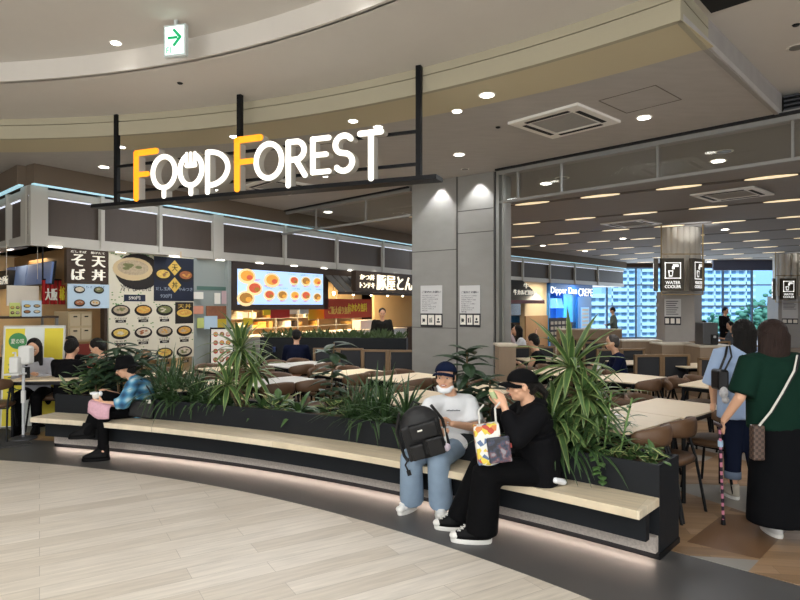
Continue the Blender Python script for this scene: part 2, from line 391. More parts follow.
# blocks of flats outside
bw = mat('facade_white', '#e4e6ea', .8); bd = mat('facade_recess', '#cdd6df', .7)
def flats(x0, x1, y, hh, label, step=2.9):
    t = thing('apartment_building', label, 'building', ((x0+x1)/2, y, -14))
    m = MB(); m.b2(x0, x1, y, y+12, -14, hh); m.build('wall', bd, t)
    m = MB(); z = -13
    while z < hh:
        m.b2(x0-.3, x1+.3, y-1.4, y, z, z+1.15); z += step
    x = x0
    while x <= x1+.1: m.b2(x-.2, x+.2, y-1.4, y, -14, hh); x += 6.5
    m.build('balcony', bw, t)
    m = MB(); z = -11.6
    while z < hh-2:
        x = x0+1
        while x < x1-2: m.b2(x, x+1.9, y-.05, y+.05, z, z+1.6); x += 3.25
        z += step
    m.build('window', mat('flat_glass', '#7d93ab', .4), t)
flats(124, 147, 250, 60, 'white block of flats outside the window, just right of the nearer water cooler pillar')
flats(158, 168, 290, 34, 'far low white block of flats outside, seen in the right part of the window')
flats(88, 98, 250, 80, 'white tower of flats outside the window, just left of the nearer water cooler pillar')
flats(104, 113, 260, 30, 'low block of flats hidden mostly by the nearer water cooler pillar')
flats(72, 80, 230, 6, 'pale tower of flats outside the window nearest the blue stand')
struct('floor_outside', MB().b2(-40, 320, 40, 330, -14.2, -14), mat('street', '#9aa29a', .9))
leafy = mat('tree_leaf', '#6f9474', .8, noise_amt=.4, scale=.8)
for i, (x, y, z, r) in enumerate(((105, 160, 0, 10), (92, 155, -4, 7), (80, 150, -6, 6))):
    t = thing('tree', ['tall round green tree outside the window, beside the far right pillar', 'green tree outside, left of the tall one by the far pillar', 'low green tree outside the window right behind the water cooler pillar'][i], 'tree', (x, y, -14))
    m = MB(); rr = random.Random(i)
    for k in range(260):
        d_ = Vector((rr.gauss(0, 1), rr.gauss(0, 1), rr.gauss(0, 1))).normalized()*r*rr.uniform(.55, 1); q_ = r*rr.uniform(.07, .14); m.ell((x+d_.x*.8, y+d_.y*.8, z+d_.z), (q_, q_, q_*.7), None, 6, 4)
    m.build('crown', leafy, t, smooth=True); MB().cap((x, y, -14), (x, y, z), .5, .3).build('trunk', mat('bark', '#4a3b30', .9), t)
# ---------------------------------------------------------------- curved bench with planter
navy = mat('dark_laminate', '#1a1d21', .6, noise_amt=.06, scale=4, spec=.25)
bench_wood, *_ = plank_mat('bench_wood', '#d8c8ab', '#dfd0b5', '#e4d7be', math.radians(-35), .5, 1.6, .45, .0008)
bt = thing('planter_bench', 'long curved bench with pale wooden seat and dark planter box behind', 'bench', (*onc(CP, 13.5, (A0+A1)/2), 0))
MB().arc(CP, RS, RP0+.005, A0, A1, .345, .40, 90).build('seat', bench_wood, bt, bevel=.004)
MB().arc(CP, RS+.15, RS+.21, A0+.0012, A1-.004, .165, .345, 90).build('apron', navy, bt)
m = MB(); m.arc(CP, RP0, RP0+.025, A0, A1, .04, .61, 90); m.arc(CP, RP1-.025, RP1, A0, A1, .04, .61, 90)
m.arc(CP, RP0+.025, RP1-.025, A0, A0+.0018, .04, .61, 2); m.arc(CP, RP0+.025, RP1-.025, A1-.0018, A1, .04, .61, 2); m.build('planter_box', navy, bt)
MB().arc(CP, RP0-.05, RP0-.001, A0+.0005, A1-.003, .052, .155, 90).build('mosaic_strip', mat('mosaic', '#b3aaa2', .5, noise_amt=.45, scale=70), bt)
MB().arc(CP, RP0-.005, RP1+.002, A0-.0005, A1, 0, .04, 90).build('plinth', black, bt)
MB().arc(CP, RP0-.028, RP0-.012, A0+.002, A1-.004, .047, .051, 90).build('light_strip', mat('bench_led', (1, .80, .66), .5, emit=36), bt)
soil = MB().arc(CP, RP0+.026, RP1-.026, A0+.0019, A1-.0019, .50, .565, 60).build('soil', mat('bark_mulch', '#5b4632', .95, noise_amt=.5, scale=45, bump=.6), bt)
soil['kind'] = 'stuff'

# ---------------------------------------------------------------- the hanging sign
S0 = Vector((-3.32, 7.04)); S1 = Vector((.177, 5.60)); sd = (S1-S0).normalized(); sang = math.atan2(sd.y, sd.x)
SM = Matrix.Translation((S0.x, S0.y, 0)) @ Matrix.Rotation(sang, 4, 'Z')
def sgn(u, v):                                   # (s, z) on the sign plane for a place in the photograph
    k = (u-400)/600; ox, oy = S0.x+sd.y*.165, S0.y-sd.x*.165; s = (k*oy-ox)/(sd.x-k*sd.y); Y = oy+s*sd.y; return s, pz(v, Y)
L = (S1-S0).length
st = thing('hanging_sign', 'large illuminated sign of white and orange letters hung from black steel frame', 'sign', (S0.x, S0.y, 2.8), sang)
def smb(): return MB(SM)
def sgt(u, off):
    k = (u-400)/600; nx, ny = -sd.y, sd.x; ox, oy = S0.x+nx*off, S0.y+ny*off
    return (k*oy-ox)/(sd.x-k*sd.y)
for s_ in (sgt(117, 0), sgt(240, 0), sgt(419, 0)):
    smb().box((s_, .0, 3.34), (.05, .05, 1.10)).build('post', black, st)
smb().b2(-.25, L+.22, -.15, .04, 2.785, 2.825).build('bottom_beam', black, st)
for z in (2.965, 3.27): smb().b2(0, L, -.02, .01, z-.014, z+.014).build('cross_bar', black, st)
white_lit = mat('sign_white', (1, .955, .88), .5, emit=1.05); orange_lit = mat('sign_orange', rgb('#f2991c'), .5, emit=1.15)
side_m = mat('letter_side', '#b9b3a8', .6)
def stroke(m, pts, wd, y0, y1, closed=False):
    """flat ribbon along pts (s, z) of width wd, between depths y0 (front) and y1, round ends"""
    n = len(pts); P2 = [Vector(p) for p in pts]; Lp = []; Rp = []
    for i in range(n):
        a = P2[(i-1) % n] if (closed or i) else P2[i]; b_ = P2[(i+1) % n] if (closed or i < n-1) else P2[i]
        d = (b_-a).normalized(); nn = Vector((-d.y, d.x))*wd/2
        if 0 < i < n-1 or closed:
            d1 = (P2[i]-a).normalized(); c = max(.6, d.dot(d1)); nn = nn/c
        Lp.append(P2[i]+nn); Rp.append(P2[i]-nn)
    if closed:
        vs = [(p.x, y, p.y) for y in (y0, y1) for p in Lp+Rp]; fs = []
        for i in range(n):
            j = (i+1) % n
            fs += [(i, j, n+j, n+i), (2*n+i, 3*n+i, 3*n+j, 2*n+j), (i, 2*n+i, 2*n+j, j), (n+i, n+j, 3*n+j, 3*n+i)]
        m.add(vs, fs); return
    def capd(c, d):
        return [c+Vector((math.cos(t), math.sin(t)))*wd/2 for t in [math.atan2(d.y, d.x)-PI/2+PI*k/6 for k in range(1, 6)]]
    ring = list(reversed(Lp))+[]
    d0 = (P2[0]-P2[1]).normalized(); d1 = (P2[-1]-P2[-2]).normalized()
    # quads along, end caps as fans
    vs = [(p.x, y, p.y) for y in (y0, y1) for p in Lp+Rp]; fs = []
    for i in range(n-1):
        j = i+1
        fs += [(i, j, n+j, n+i), (2*n+i, 3*n+i, 3*n+j, 2*n+j), (i, 2*n+i, 2*n+j, j), (n+i, n+j, 3*n+j, 3*n+i)]
    m.add(vs, fs)
    for c, d in ((P2[0], d0), (P2[-1], d1)):
        pp = [c+Vector((math.cos(t), math.sin(t)))*wd/2 for t in [2*PI*k/14 for k in range(14)]]
        k = len(pp); m.add([(p.x, y, p.y) for y in (y0, y1) for p in pp], [tuple(range(k))[::-1], tuple(range(k, 2*k))]+[(a, (a+1) % k, k+(a+1) % k, k+a) for a in range(k)])
def el(c, r, a0=0, a1=360, n=40):
    return [(c[0]+r[0]*math.cos(math.radians(a0+(a1-a0)*i/n)), c[1]+r[1]*math.sin(math.radians(a0+(a1-a0)*i/n))) for i in range(n+(0 if a1-a0 == 360 else 1))]
def letter(name, strokes, lit):
    """strokes: (points, width, closed); lit face in front of a grey return"""
    m = MB(SM)
    for pts, wd, cl in strokes: stroke(m, pts, wd, -.165, -.15, cl)
    o = m.build(name, lit, st)
    m = MB(SM)
    for pts, wd, cl in strokes: stroke(m, pts, wd*1.0, -.15, -.06, cl)
    m.build('letter_return', side_m, o)
def bx_(u0, u1, v0, v1):                          # letter box -> s0, s1, z0 (bottom), z1 (top)
    s0 = sgn(u0, v0)[0]; s1 = sgn(u1, v0)[0]; um = (u0+u1)/2
    return s0, s1, sgn(um, v1)[1], sgn(um, v0)[1]
W = .054
def F(u0, u1, v0, v1, frac=.42, mid=.62):
    s0, s1, z0, z1 = bx_(u0, u1, v0, v1); w_ = .066; h = z1-z0
    letter('letter_F', [([(s0+w_/2, z0+w_/2), (s0+w_/2, z1-w_*.5)], w_, False), ([(s0+w_/2, z1-w_/2), (s1-w_/2, z1-w_/2)], w_, False), ([(s0+w_/2, z1-h*frac), (s0+(s1-s0)*mid+.02, z1-h*frac)], w_*.85, False)], orange_lit)
F(133.5, 158, 149, 200.5, .48, .50); F(234, 262.5, 135.5, 191, .46, .58)
def O(u0, u1, v0, v1, tail=None, fork=False):
    s0, s1, z0, z1 = bx_(u0, u1, v0, v1); c = ((s0+s1)/2, (z0+z1)/2); r = ((s1-s0)/2-W/2, (z1-z0)/2-W/2)
    sk = [(el(c, r), W, True)]
    if fork: sk = [(el(c, r, 118, 422), W, False)]
    if tail: zt = sgn((u0+u1)/2, tail)[1]; sk.append(([(c[0], z0+W*.5), (c[0], zt+W/2)], W*.95, False))
    if fork:
        w2 = .028; yb = c[1]+r[1]*.28
        for dx in (-.055, 0, .055): sk.append(([(c[0]+dx, z1-.012), (c[0]+dx, yb)], w2, False))
        sk.append(([(c[0]-.055, yb), (c[0]+.055, yb)], .05, False))
    letter('letter_O', sk, white_lit)
O(150.5, 176.5, 154, 190, 198.5); O(177.5, 203.5, 151.5, 187.5, 196, True)
s0, s1, z0, z1 = bx_(205, 229.5, 148.5, 187); zt = sgn(208, 194.5)[1]
letter('letter_D', [([(s0+W/2, zt+W/2), (s0+W/2, z1-W/2)], W, False), ([(s0+W/2, z1-W/2)]+el((s0+W, (z0+z1)/2), (s1-s0-1.5*W, (z1-z0)/2-W/2), 90, -90, 24)+[(s0+W/2+.05, z0+W/2)], W, False)], white_lit)
O(253.5, 283.5, 141, 180.5)
s0, s1, z0, z1 = bx_(285.5, 306.5, 138.5, 177.5); zt = sgn(288, 188)[1]; h = z1-z0; rr = (s1-s0)
letter('letter_R', [([(s0+W/2, zt+W/2), (s0+W/2, z1-W/2)], W, False), ([(s0+W/2, z1-W/2), (s0+rr*.45, z1-W/2)]+el((s0+rr*.5, z1-h*.30), (rr*.5-W/2-.005, h*.30-W/2), 90, -90, 16)+[(s0+W/2+.02, z1-h*.60+W/2)], W, False), ([(s0+rr*.5, z1-h*.56), (s1-W*.4, z0+W/2-.01)], W, False)], white_lit)
s0, s1, z0, z1 = bx_(310, 331, 135.5, 174.5)
letter('letter_E', [([(s0+W/2, z0+W/2), (s0+W/2, z1-W/2)], W, False)]+[([(s0+W/2, z), (x-W/2, z)], W*.92, False) for z, x in ((z1-W/2, s1), ((z0+z1)/2+.005, s1-.03), (z0+W/2, s1))], white_lit)
s0, s1, z0, z1 = bx_(332.5, 354.5, 132.5, 173.5); cx = (s0+s1)/2; rx = (s1-s0)/2-W/2; hh = (z1-z0-W)/4
pts = el((cx, z1-W/2-hh), (rx, hh), 35, 255, 20)[:-1]+el((cx, z0+W/2+hh), (rx, hh), 75, -145, 20)
letter('letter_S', [(pts, W, False)], white_lit)
s0, s1, z0, z1 = bx_(357, 383.5, 129.5, 181); cx = (s0+s1)/2+.005
letter('letter_T', [([(s0+W/2, z1-W/2), (s1-W/2, z1-W/2)], W, False), ([(cx, z1-W/2), (cx, z0+W/2)], W, False)], white_lit)

# ---------------------------------------------------------------- exit sign, downlights, air conditioners
ex = thing('exit_sign', 'green and white emergency exit sign with arrow hung from the lobby ceiling', 'exit sign', (px(176, 5.1), 5.1, 4.07), math.radians(-14))
M_ = wm(ex)
def emb(): return MB(M_)
emb().b2(-.105, .105, -.02, .02, -.315, -.045).build('housing', mat('sign_housing', '#c8d0d0', .5), ex)
emb().b2(-.09, .09, -.024, -.02, -.295, -.06).build('lit_face', mat('exit_white', (.80, 1, .93), .5, emit=.95), ex)
emb().b2(-.012, .012, -.012, .012, -.05, .0).build('stem', mat('sign_housing', '#c8d0d0', .5), ex)
m = emb(); m.b2(-.062, .03, -.028, -.024, -.168, -.146)
for sgn_ in (1, -1):
    stroke_pts = [(.0, -.157+sgn_*.062), (.058, -.157)]
    q = MB(M_); stroke(m, stroke_pts, .024, -.028, -.024)
m.build('arrow', mat('exit_green', rgb('#0f9c62'), .5, emit=.7), ex)
m = emb(); put_text(m, 'F1', -.075, -.03, -.285, -.235, -.024, .003); m.build('lettering', MATS['exit_green'], ex)
lit = mat('downlight_lit', (1, .95, .86), .5, emit=9); trimw = mat('downlight_trim', '#e6e2da', .5)
def downlight(x, y, z, label, r=.085, on=True, power=0, spot=100, group=None, warm=False):
    t = thing('downlight', label, 'ceiling light', (x, y, z), 0, group)
    MB().lathe([(r*.8, -.002), (r*1.12, -.004), (r*1.15, 0), (r*.8, 0)], (x, y, z), 20).build('trim_ring', trimw, t)
    MB().lathe([(.001, -.008), (r*.84, -.008), (r*.84, 0)], (x, y, z), 20).build('lamp_disc', lit if on else mat('lamp_off', '#77736c', .4), t)
    if power: lamp('SPOT', 'downlight_lamp', (x, y, z-.02), power, NEUT, .05, rot=(0, 0, 0), spot=math.radians(spot), blend=.8)
def onceil(u, v, z=3.65): p = P(u, v, z); return p.x, p.y, z
for u, v, lab, pw in ((487, 95, 'bright downlight in the cream soffit strip, the larger right of the steel post', 40), (457, 111, 'small downlight on the edge of the cream strip above the pier', 0),
        (459, 154.5, 'downlight in the grey soffit just above the concrete pier', 60), (465, 169, 'unlit small downlight in front of the concrete pier top', 0),
        (644, 117.5, 'wide downlight in the grey soffit right of the square air conditioner', 60),
        (121, 147, 'downlight in cream soffit strip by left end post of the sign', 0), (104, 167, 'downlight in the grey soffit at far left, beyond the sign post', 30),
        (234, 136.5, 'downlight in the cream strip behind the middle post of the sign', 0), (215, 190, 'downlight seen below the letter D of the sign', 0),
        (353, 121, 'downlight in the cream strip above the letter S of the sign', 0), (378, 127, 'downlight right behind the letter T of the sign', 0), (325, 176, 'downlight seen below the letter E of the sign', 0)):
    x, y, z = onceil(u, v, 3.645); downlight(x, y, z, lab, .075 if pw else .055, on=(u != 465), power=pw)
for u, v, lab in ((718, 161, 'brightest downlight in the hall ceiling behind the transom'), (724, 151.5, 'unlit round fitting beside the brightest hall downlight'), (546, 183.5, 'small hall downlight nearest the pier'), (562, 178, 'unlit round fitting right of the downlight by the pier'),
        (543, 245.5, 'downlight at the back of the hall left of the ceiling grille'), (623, 238.5, 'downlight left of the water cooler pillar'), (725, 229.5, 'downlight right of the water cooler pillar'), (328, 212, 'downlight in the hall ceiling left of the pier, above the menu screen'),
        (709, 262, 'small far downlight above the right window'), (585, 251, 'small far downlight above the crepe stand')):
    x, y, z = onceil(u, v, 3.643); downlight(x, y, z, lab, .10, on='unlit' not in lab)
x, y, z = onceil(797, 47, 3.88); downlight(x, y, 3.878, 'recessed round fitting in the white ceiling at the right edge', .07, on=False)
for k_, (u, v) in enumerate(((132, 62), (378, 6))):
    p = onc(CU, RU-.16, math.atan2(P(u, v, 3.97).y-CU[1], P(u, v, 3.97).x-CU[0]))
    downlight(p[0], p[1], 4.068, ['spotlight washing the curved ceiling step near the exit sign', 'spotlight washing the curved ceiling step high above the sign letters'][k_], .05, power=12, spot=110)
for u in (432, 477):                               # wall washers over the pier
    k = (u-400)/600; q = pL.lerp(pR, .39 if u == 432 else .86)
    lamp('SPOT', 'pier_washer', (q.x-.09, q.y-.12, 3.62), 42, NEUT, .02, rot=(math.radians(7), 0, 0), spot=math.radians(85), blend=.5)
acw = mat('unit_plastic', '#f0ede6', .5); acg = mat('unit_grille', '#a9a7a2', .7)
def ac(c, ax, size, label, z=3.65):
    t = thing('ceiling_air_conditioner', label, 'air conditioner', (c[0], c[1], z), math.atan2(ax[1], ax[0])); M = wm(t); s = size/2
    m = MB(M)
    for a in range(4):
        Q = Matrix.Rotation(a*PI/2, 4, 'Z'); mm = MB(M @ Q); mm.prism([(-s, -s), (s, -s), (s*.62, -s*.62), (-s*.62, -s*.62)], -.03, 0); m.v += []; n0 = len(m.v); m.v += mm.v; m.f += [[i+n0 for i in f] for f in mm.f]; m.mi += mm.mi
    m.build('panel', acw, t, bevel=.004)
    m = MB(M); m.b2(-s*.6, s*.6, -s*.6, s*.6, -.022, 0)
    for i in range(-8, 9): m.b2(-s*.56, s*.56, i*s*.065-.004, i*s*.065+.004, -.027, -.022)
    m.build('grille', acg, t)
    for a in range(4):
        m = MB(M @ Matrix.Rotation(a*PI/2, 4, 'Z')); m.b2(-s*.62, s*.62, -s*.82, -s*.70, -.034, -.029); m.build('louvre', dark, t)
c_ = P(564, 121, 3.65); a_ = P(508, 122, 3.65); b_ = P(555, 105, 3.65)
ac((c_.x, c_.y), (.74, .67), .86, 'square ceiling air conditioner with four black louvres in the grey soffit')
c_ = P(732, 193.5, 3.65); ac((c_.x, c_.y), (.74, .67), 1.05, 'square ceiling air conditioner in the hall ceiling near the right edge', 3.645)
c_ = P(631, 223, 3.65); ac((c_.x, c_.y), (.74, .67), 1.05, 'far ceiling air conditioner left of the water cooler pillar', 3.645)
c_ = P(280, 186, 3.65); ac((c_.x, c_.y), (.74, .67), 1.0, 'ceiling air conditioner seen behind the lower letters of the sign')
# access hatch in the soffit
c_ = P(640, 100, 3.65); m = MB(Matrix.Translation((c_.x, c_.y, 3.648)) @ Matrix.Rotation(.74, 4, 'Z'))
for a in range(4): 
    q = .28; m.box((q*math.cos(a*PI/2), q*math.sin(a*PI/2), 0), (.008, .56, .004), a*PI/2)
struct('trim_hatch', m, mat('hatch_line', '#6d665f', .8))
for u, v, z in ((498, 128, 3.65), (180, 84, 3.88), (796, 26, 3.88)):
    p = P(u, v, z-.01); tag(MB().lathe([(.02, -.012), (.03, 0)], (p.x, p.y, z), 12).build('sprinkler', black), {498: 'tiny black sprinkler in the grey soffit above the pier', 180: 'tiny black sprinkler in the white lobby ceiling below the exit sign', 796: 'small black sprinkler in the white ceiling at the right edge'}[u], 'sprinkler')
# ---------------------------------------------------------------- stall wall: local frame x along the wall, -y towards the hall
C0 = Vector((-5.26, 8.53)); wd = Vector((.539, .842)).normalized(); wang = math.atan2(wd.y, wd.x)
C1 = C0+wd*10.34; wd2 = Vector((.68, .73)).normalized(); wang2 = math.atan2(wd2.y, wd2.x)
class Wall:
    def __init__(s, C, ang): s.C = Vector(C); s.ang = ang; s.d = Vector((math.cos(ang), math.sin(ang))); s.M = Matrix.Translation((C[0], C[1], 0)) @ Matrix.Rotation(ang, 4, 'Z')
    def t(s, u, off=0):                                   # metres along the wall (at local y = off) where column u falls
        k = (u-400)/600; n = Vector((-s.d.y, s.d.x)); o = s.C+n*off
        return (k*o.y-o.x)/(s.d.x-k*s.d.y)
    def Y(s, t, off=0): return s.C.y+s.d.y*t+s.d.x*off
    def z(s, u, v, off=0): return pz(v, s.Y(s.t(u, off), off))
    def box(s, u0, u1, v0, v1, off=0):                     # picture box -> local x0, x1, z0, z1 on the plane y = off
        um = (u0+u1)/2; return s.t(u0, off), s.t(u1, off), s.z(um, v1, off), s.z(um, v0, off)
    def mb(s): return MB(s.M)
    def thing(s, name, label, cat, x, off, z, group=None):
        p = s.M @ Vector((x, off, z)); return thing(name, label, cat, tuple(p), s.ang, group)
W1 = Wall(C0, wang); W2 = Wall(C1, wang2); W0 = Wall((-5.26-.75*6, 8.53+.70*6), math.atan2(-.70, .75))   # W0 runs from the far left to the corner
led = mat('cove_led', (.40, .66, .76), .5, emit=.85); led2 = mat('panel_led', (.80, .86, 1.0), .5, emit=1.0)
pan = mat('poly_panel', '#4c423b', .6, noise_amt=.10, scale=3, stretch=(4, 4, .3)); rail = mat('band_rail', '#b9b5ac', .45)
def band(Wl, x0, x1, posts, nm, thick=()):
    m = Wl.mb(); m.b2(x0, x1, 0, .08, 2.51, 2.66); m.b2(x0, x1, 0, .08, 3.22, 3.33)
    for x in posts: m.b2(x-.03, x+.03, -.03, .08, 2.51, 3.36)
    for x in thick: m.b2(x-.12, x+.12, -.02, .10, 2.50, 3.36)
    m.mat(1).b2(x0, x1, .05, .07, 2.66, 3.22)
    m.mat(2).b2(x0, x1, .03, .045, 3.205, 3.22)
    m.mat(3).b2(x0, x1, -.10, -.04, 3.355, 3.375); m.mat(4).b2(x0, x1, -.12, .10, 3.375, 3.65)
    m.mat(0).b2(x0, x1, .08, 2.2, 2.50, 2.53)
    struct(nm, m, [rail, pan, led2, led, mat('brown_bulkhead', '#6b5d4e', .8)])
band(W1, 0, 10.34, [W1.t(u) for u in (102, 160, 285, 337, 383)], 'wall_band_centre', [.12, W1.t(218)])
band(W2, 0, 15.0, [W2.t(u) for u in (523, 550, 575, 598)], 'wall_band_right')
band(W0, -2, 6, [W0.t(u, 0) for u in (8,)], 'wall_band_left', [5.9])
# back walls of the stalls, set behind the band, and flush wall parts
dk = mat('stall_dark', '#2a211b', .8); beige = mat('stall_beige', '#e3cda6', .7, noise_amt=.03); stain = mat('stall_steel', '#a8a49c', .35, metal=.4)
m = W1.mb(); m.b2(-.5, 11.5, 2.6, 2.7, 0, 2.6); struct('wall_stalls_back', m, mat('kitchen_wall', '#c9ad83', .7, noise_amt=.1, scale=2))
m = W0.mb(); m.b2(-2, 5.7, 2.4, 2.5, 0, 2.6); struct('wall_stall_left_back', m, MATS['kitchen_wall'])
x0, x1 = W1.t(193), W1.t(232)
m = W1.mb(); m.b2(x0, x0+.10, .02, .3, 0, 2.52); m.b2(x1-.08, x1, .02, .3, 0, 2.52); m.b2(x0+.1, x1, .10, .2, 0, 2.52); m.mat(1).b2(x0+.1, x1, .085, .10, 1.93, 2.0); struct('wall_stall_glazed', m, [mat('grey_glazed', '#98a09c', .3), mat('green_strip', '#55756a', .5)])
x0, x1 = W2.t(527), W2.t(549)
m = W2.mb(); m.b2(x0, x1, .1, .3, 0, 2.52); m.mat(1).b2(x0, x1, .05, .1, 0, 1.25); struct('wall_beige', m, [beige, mat('oak_panel', '#a98152', .6, noise_amt=.12, scale=3, stretch=(6, 1, 1))])
lamp('AREA', 'beige_wall_fill', tuple(W2.M @ Vector(((x0+x1)/2, -.7, 2.48))), 45, (1, .88, .68), .5)  # added light without a fitting, brightens the beige wall
m = W2.mb(); m.b2(.1, x0, 1.6, 1.7, 0, 2.52); struct('wall_stall_right_back', m, MATS['kitchen_wall'])

# --- printed boards ---
pd = mat('print_dark_bowl', '#1e1714', .6); pw_ = mat('print_white', '#e9e5da', .7); pcream = mat('print_cream', '#d9d2bd', .7, noise_amt=.05, scale=5)
pgreen = mat('print_green', '#5f8f4e', .7); pblue = mat('print_night', '#151d31', .6, noise_amt=.3, scale=3); pgold = mat('print_gold', '#d8b455', .6); pred = mat('print_red', '#b42a22', .6); pyel = mat('print_yellow', '#e6d436', .6); plb = mat('print_lightblue', '#b8cede', .6)
foods = [mat('print_food_'+n_, c_, .6, noise_amt=.5, scale=30) for n_, c_ in (('noodle', '#b3a084'), ('brown', '#8f6a45'), ('fried', '#cf9a48'), ('egg', '#dcb65c'), ('green', '#76794c'), ('pale', '#cfc3ac'), ('meat', '#a0603a'))]
def disc2(m, x, z, rx, rz, y, n=20, th=.003):
    m.add([(x+rx*math.cos(2*PI*k/n), yy, z+rz*math.sin(2*PI*k/n)) for yy in (y-th, y) for k in range(n)],
          [tuple(range(n)), tuple(range(n, 2*n))[::-1]]+[(k, n+k, n+(k+1) % n, (k+1) % n) for k in range(n)])
def dish(Wl, x, z, rx, rz, y, food, parent, rim=None, name='dish_picture'):
    m = Wl.mb(); disc2(m, x, z, rx, rz, y); m.mat(1); disc2(m, x, z+rz*.12, rx*.78, rz*.66, y-.004)
    m.mat(2); rr = random.Random(int(x*100+z*977))
    for k in range(5): disc2(m, x+rr.uniform(-.4, .4)*rx, z+rz*.12+rr.uniform(-.3, .3)*rz, rx*.18, rz*.14, y-.007, 7)
    return m.build(name, [rim or pd, food, rr.choice(foods)], parent)
def mbuild(m, name, mats, parent): return m.build(name, mats, parent)
x0, x1, z0, z1 = W1.box(108, 193, 252, 362); z0 = .72; z1 = 2.50
t = W1.thing('menu_board', 'tall cream wall menu board of noodle bowls with black price tags', 'menu board', x0, 0, z0)
mbuild(W1.mb().b2(x0, x1, -.02, .04, z0, z1), 'panel', pcream, t)
xm = W1.t(153)
m = W1.mb(); disc2(m, (x0+xm)/2+.12, z1-.30, .42, .30, -.021); mbuild(m, 'tray_picture', pd, t)
dish(W1, x0+.42, z1-.26, .36, .19, -.026, foods[0], t, mat('print_tan', '#cbb48b', .6))
m = W1.mb(); put_text(m, '冷やし', x0+.20, x0+.48, z1-.63, z1-.51, -.021); put_text(m, '冷やしそば', x0+.45, xm-.05, z1-.62, z1-.55, -.021); mbuild(m, 'lettering', dark, t)
m = W1.mb(); m.b2(x0+.26, xm-.16, -.024, -.02, z1-.79, z1-.68); mbuild(m, 'price_plate', mat('print_navy', '#16203a', .6), t)
m = W1.mb(); put_text(m, '590円', x0+.34, xm-.26, z1-.765, z1-.705, -.025); mbuild(m, 'price', pw_, t)
m = W1.mb(); rr = random.Random(3)
for k in range(120):
    a, q = rr.uniform(x0+.01, x1-.01), rr.choice([rr.uniform(z0, z1-.8), rr.uniform(z1-.9, z1-.62), z1-rr.uniform(.0, .08)])
    if a > xm and q > z1-.8: continue
    disc2(m, a, q, .018, .009, -.0205, 6, .001)
mbuild(m, 'leaf_print', pgreen, t)
cols = 4; cw = (x1-x0)/cols
for r in range(3):
    for c in range(cols):
        if r == 2 and c < 1: continue
        cx, cz = x0+cw*(c+.5), z1-.94-r*.37
        if c == 3 and r < 1:
            m = W1.mb(); m.b2(cx-.19, cx+.19, -.024, -.02, cz-.24, cz+.14); mbuild(m, 'dark_print', pd, t); dish(W1, cx, cz-.05, .16, .07, -.026, foods[2], t, pgold); 
            m = W1.mb(); put_text(m, '天丼', cx-.14, cx+.14, cz+.03, cz+.11, -.025); mbuild(m, 'lettering', pgold, t); continue
        dish(W1, cx, cz, .165, .095, -.022, foods[(r*3+c*2) % 7], t)
        m = W1.mb(); m.b2(cx-.09, cx+.09, -.024, -.02, cz-.195, cz-.15); mbuild(m, 'price_plate', pd, t)
        m = W1.mb(); put_text(m, ['720円', '690円', '650円', '780円'][(r+c) % 4], cx-.05, cx+.05, cz-.185, cz-.16, -.025, .002); mbuild(m, 'price', pw_, t)
        m = W1.mb(); put_text(m, ['天ざるそば', 'かき揚げ', '冷やし', '肉そば'][(r*2+c) % 4], cx-.11, cx+.11, cz-.142, cz-.112, -.021, .002); mbuild(m, 'lettering', dark, t)
x2, x3 = xm, x1-.01
t = W1.thing('poster', 'dark blue tempura bowl poster with two gold diamonds, upper right of the cream menu board', 'poster', x2, -.02, z1-.78)
mbuild(W1.mb().b2(x2, x3, -.032, -.021, z1-.78, z1-.02), 'sheet', pblue, t)
cx = (x2+x3)/2
for dz, ch in ((-.20, '天'), (-.50, '丼')):
    m = W1.mb(); m.box((cx, -.0345, z1+dz), (.19, .004, .19), rot=Matrix.Rotation(PI/4, 3, 'Y')); mbuild(m, 'gold_diamond', pgold, t)
    m = W1.mb(); put_text(m, ch, cx-.06, cx+.06, z1+dz-.06, z1+dz+.06, -.037); mbuild(m, 'lettering', dark, t)
for dx, f in ((-.23, 3), (.23, 6)): dish(W1, cx+dx, z1-.33, .17, .11, -.033, foods[f], t, pd)
m = W1.mb(); put_text(m, 'だし玉丼', x2+.03, cx-.08, z1-.60, z1-.54, -.033); put_text(m, 'やみつき', cx+.08, x3-.03, z1-.60, z1-.54, -.033); put_text(m, '930円', x2+.12, cx-.06, z1-.73, z1-.66, -.033); mbuild(m, 'lettering', mat('print_grey', '#9aa4b2', .6), t)
# soba / tendon shop sign in a dark timber front
x0, x1 = W1.t(66), W1.t(107.5)
t = W1.thing('shop_sign', 'dark timber shop sign with large white brush characters beside the menu board', 'sign', x0, 0, 2.02)
timber = mat('dark_timber', '#3a2a1c', .6, noise_amt=.25, scale=3, stretch=(1, 1, 8))
z0, z1 = 2.0, 2.50
mbuild(W1.mb().b2(x0, x1, -.02, .05, z0-.02, z1), 'board', timber, t)
m = W1.mb(); xa = (x0+x1)/2
put_text(m, 'そ', x0+.07, xa-.06, 2.24, 2.42, -.02, .02, .006); put_text(m, 'ば', x0+.07, xa-.06, 2.03, 2.20, -.02, .02, .006)
put_text(m, '天', xa+.06, x1-.06, 2.24, 2.41, -.02, .02, .006); put_text(m, '丼', xa+.06, x1-.06, 2.03, 2.20, -.02, .02, .006)
put_text(m, 'だしそば', x0+.06, xa-.03, 2.44, 2.475, -.02, .006); put_text(m, '揚げたて', xa+.04, x1-.06, 2.44, 2.475, -.02, .006)
mbuild(m, 'lettering', mat('sign_letter_white', '#e8e4d8', .6, emit=.35), t)
t = W1.thing('poster', 'light blue poster of four dishes hanging below the dark timber shop sign', 'poster', x0, -.02, 1.62)
mbuild(W1.mb().b2(x0, x1, -.05, -.03, 1.60, 1.97), 'sheet', plb, t)
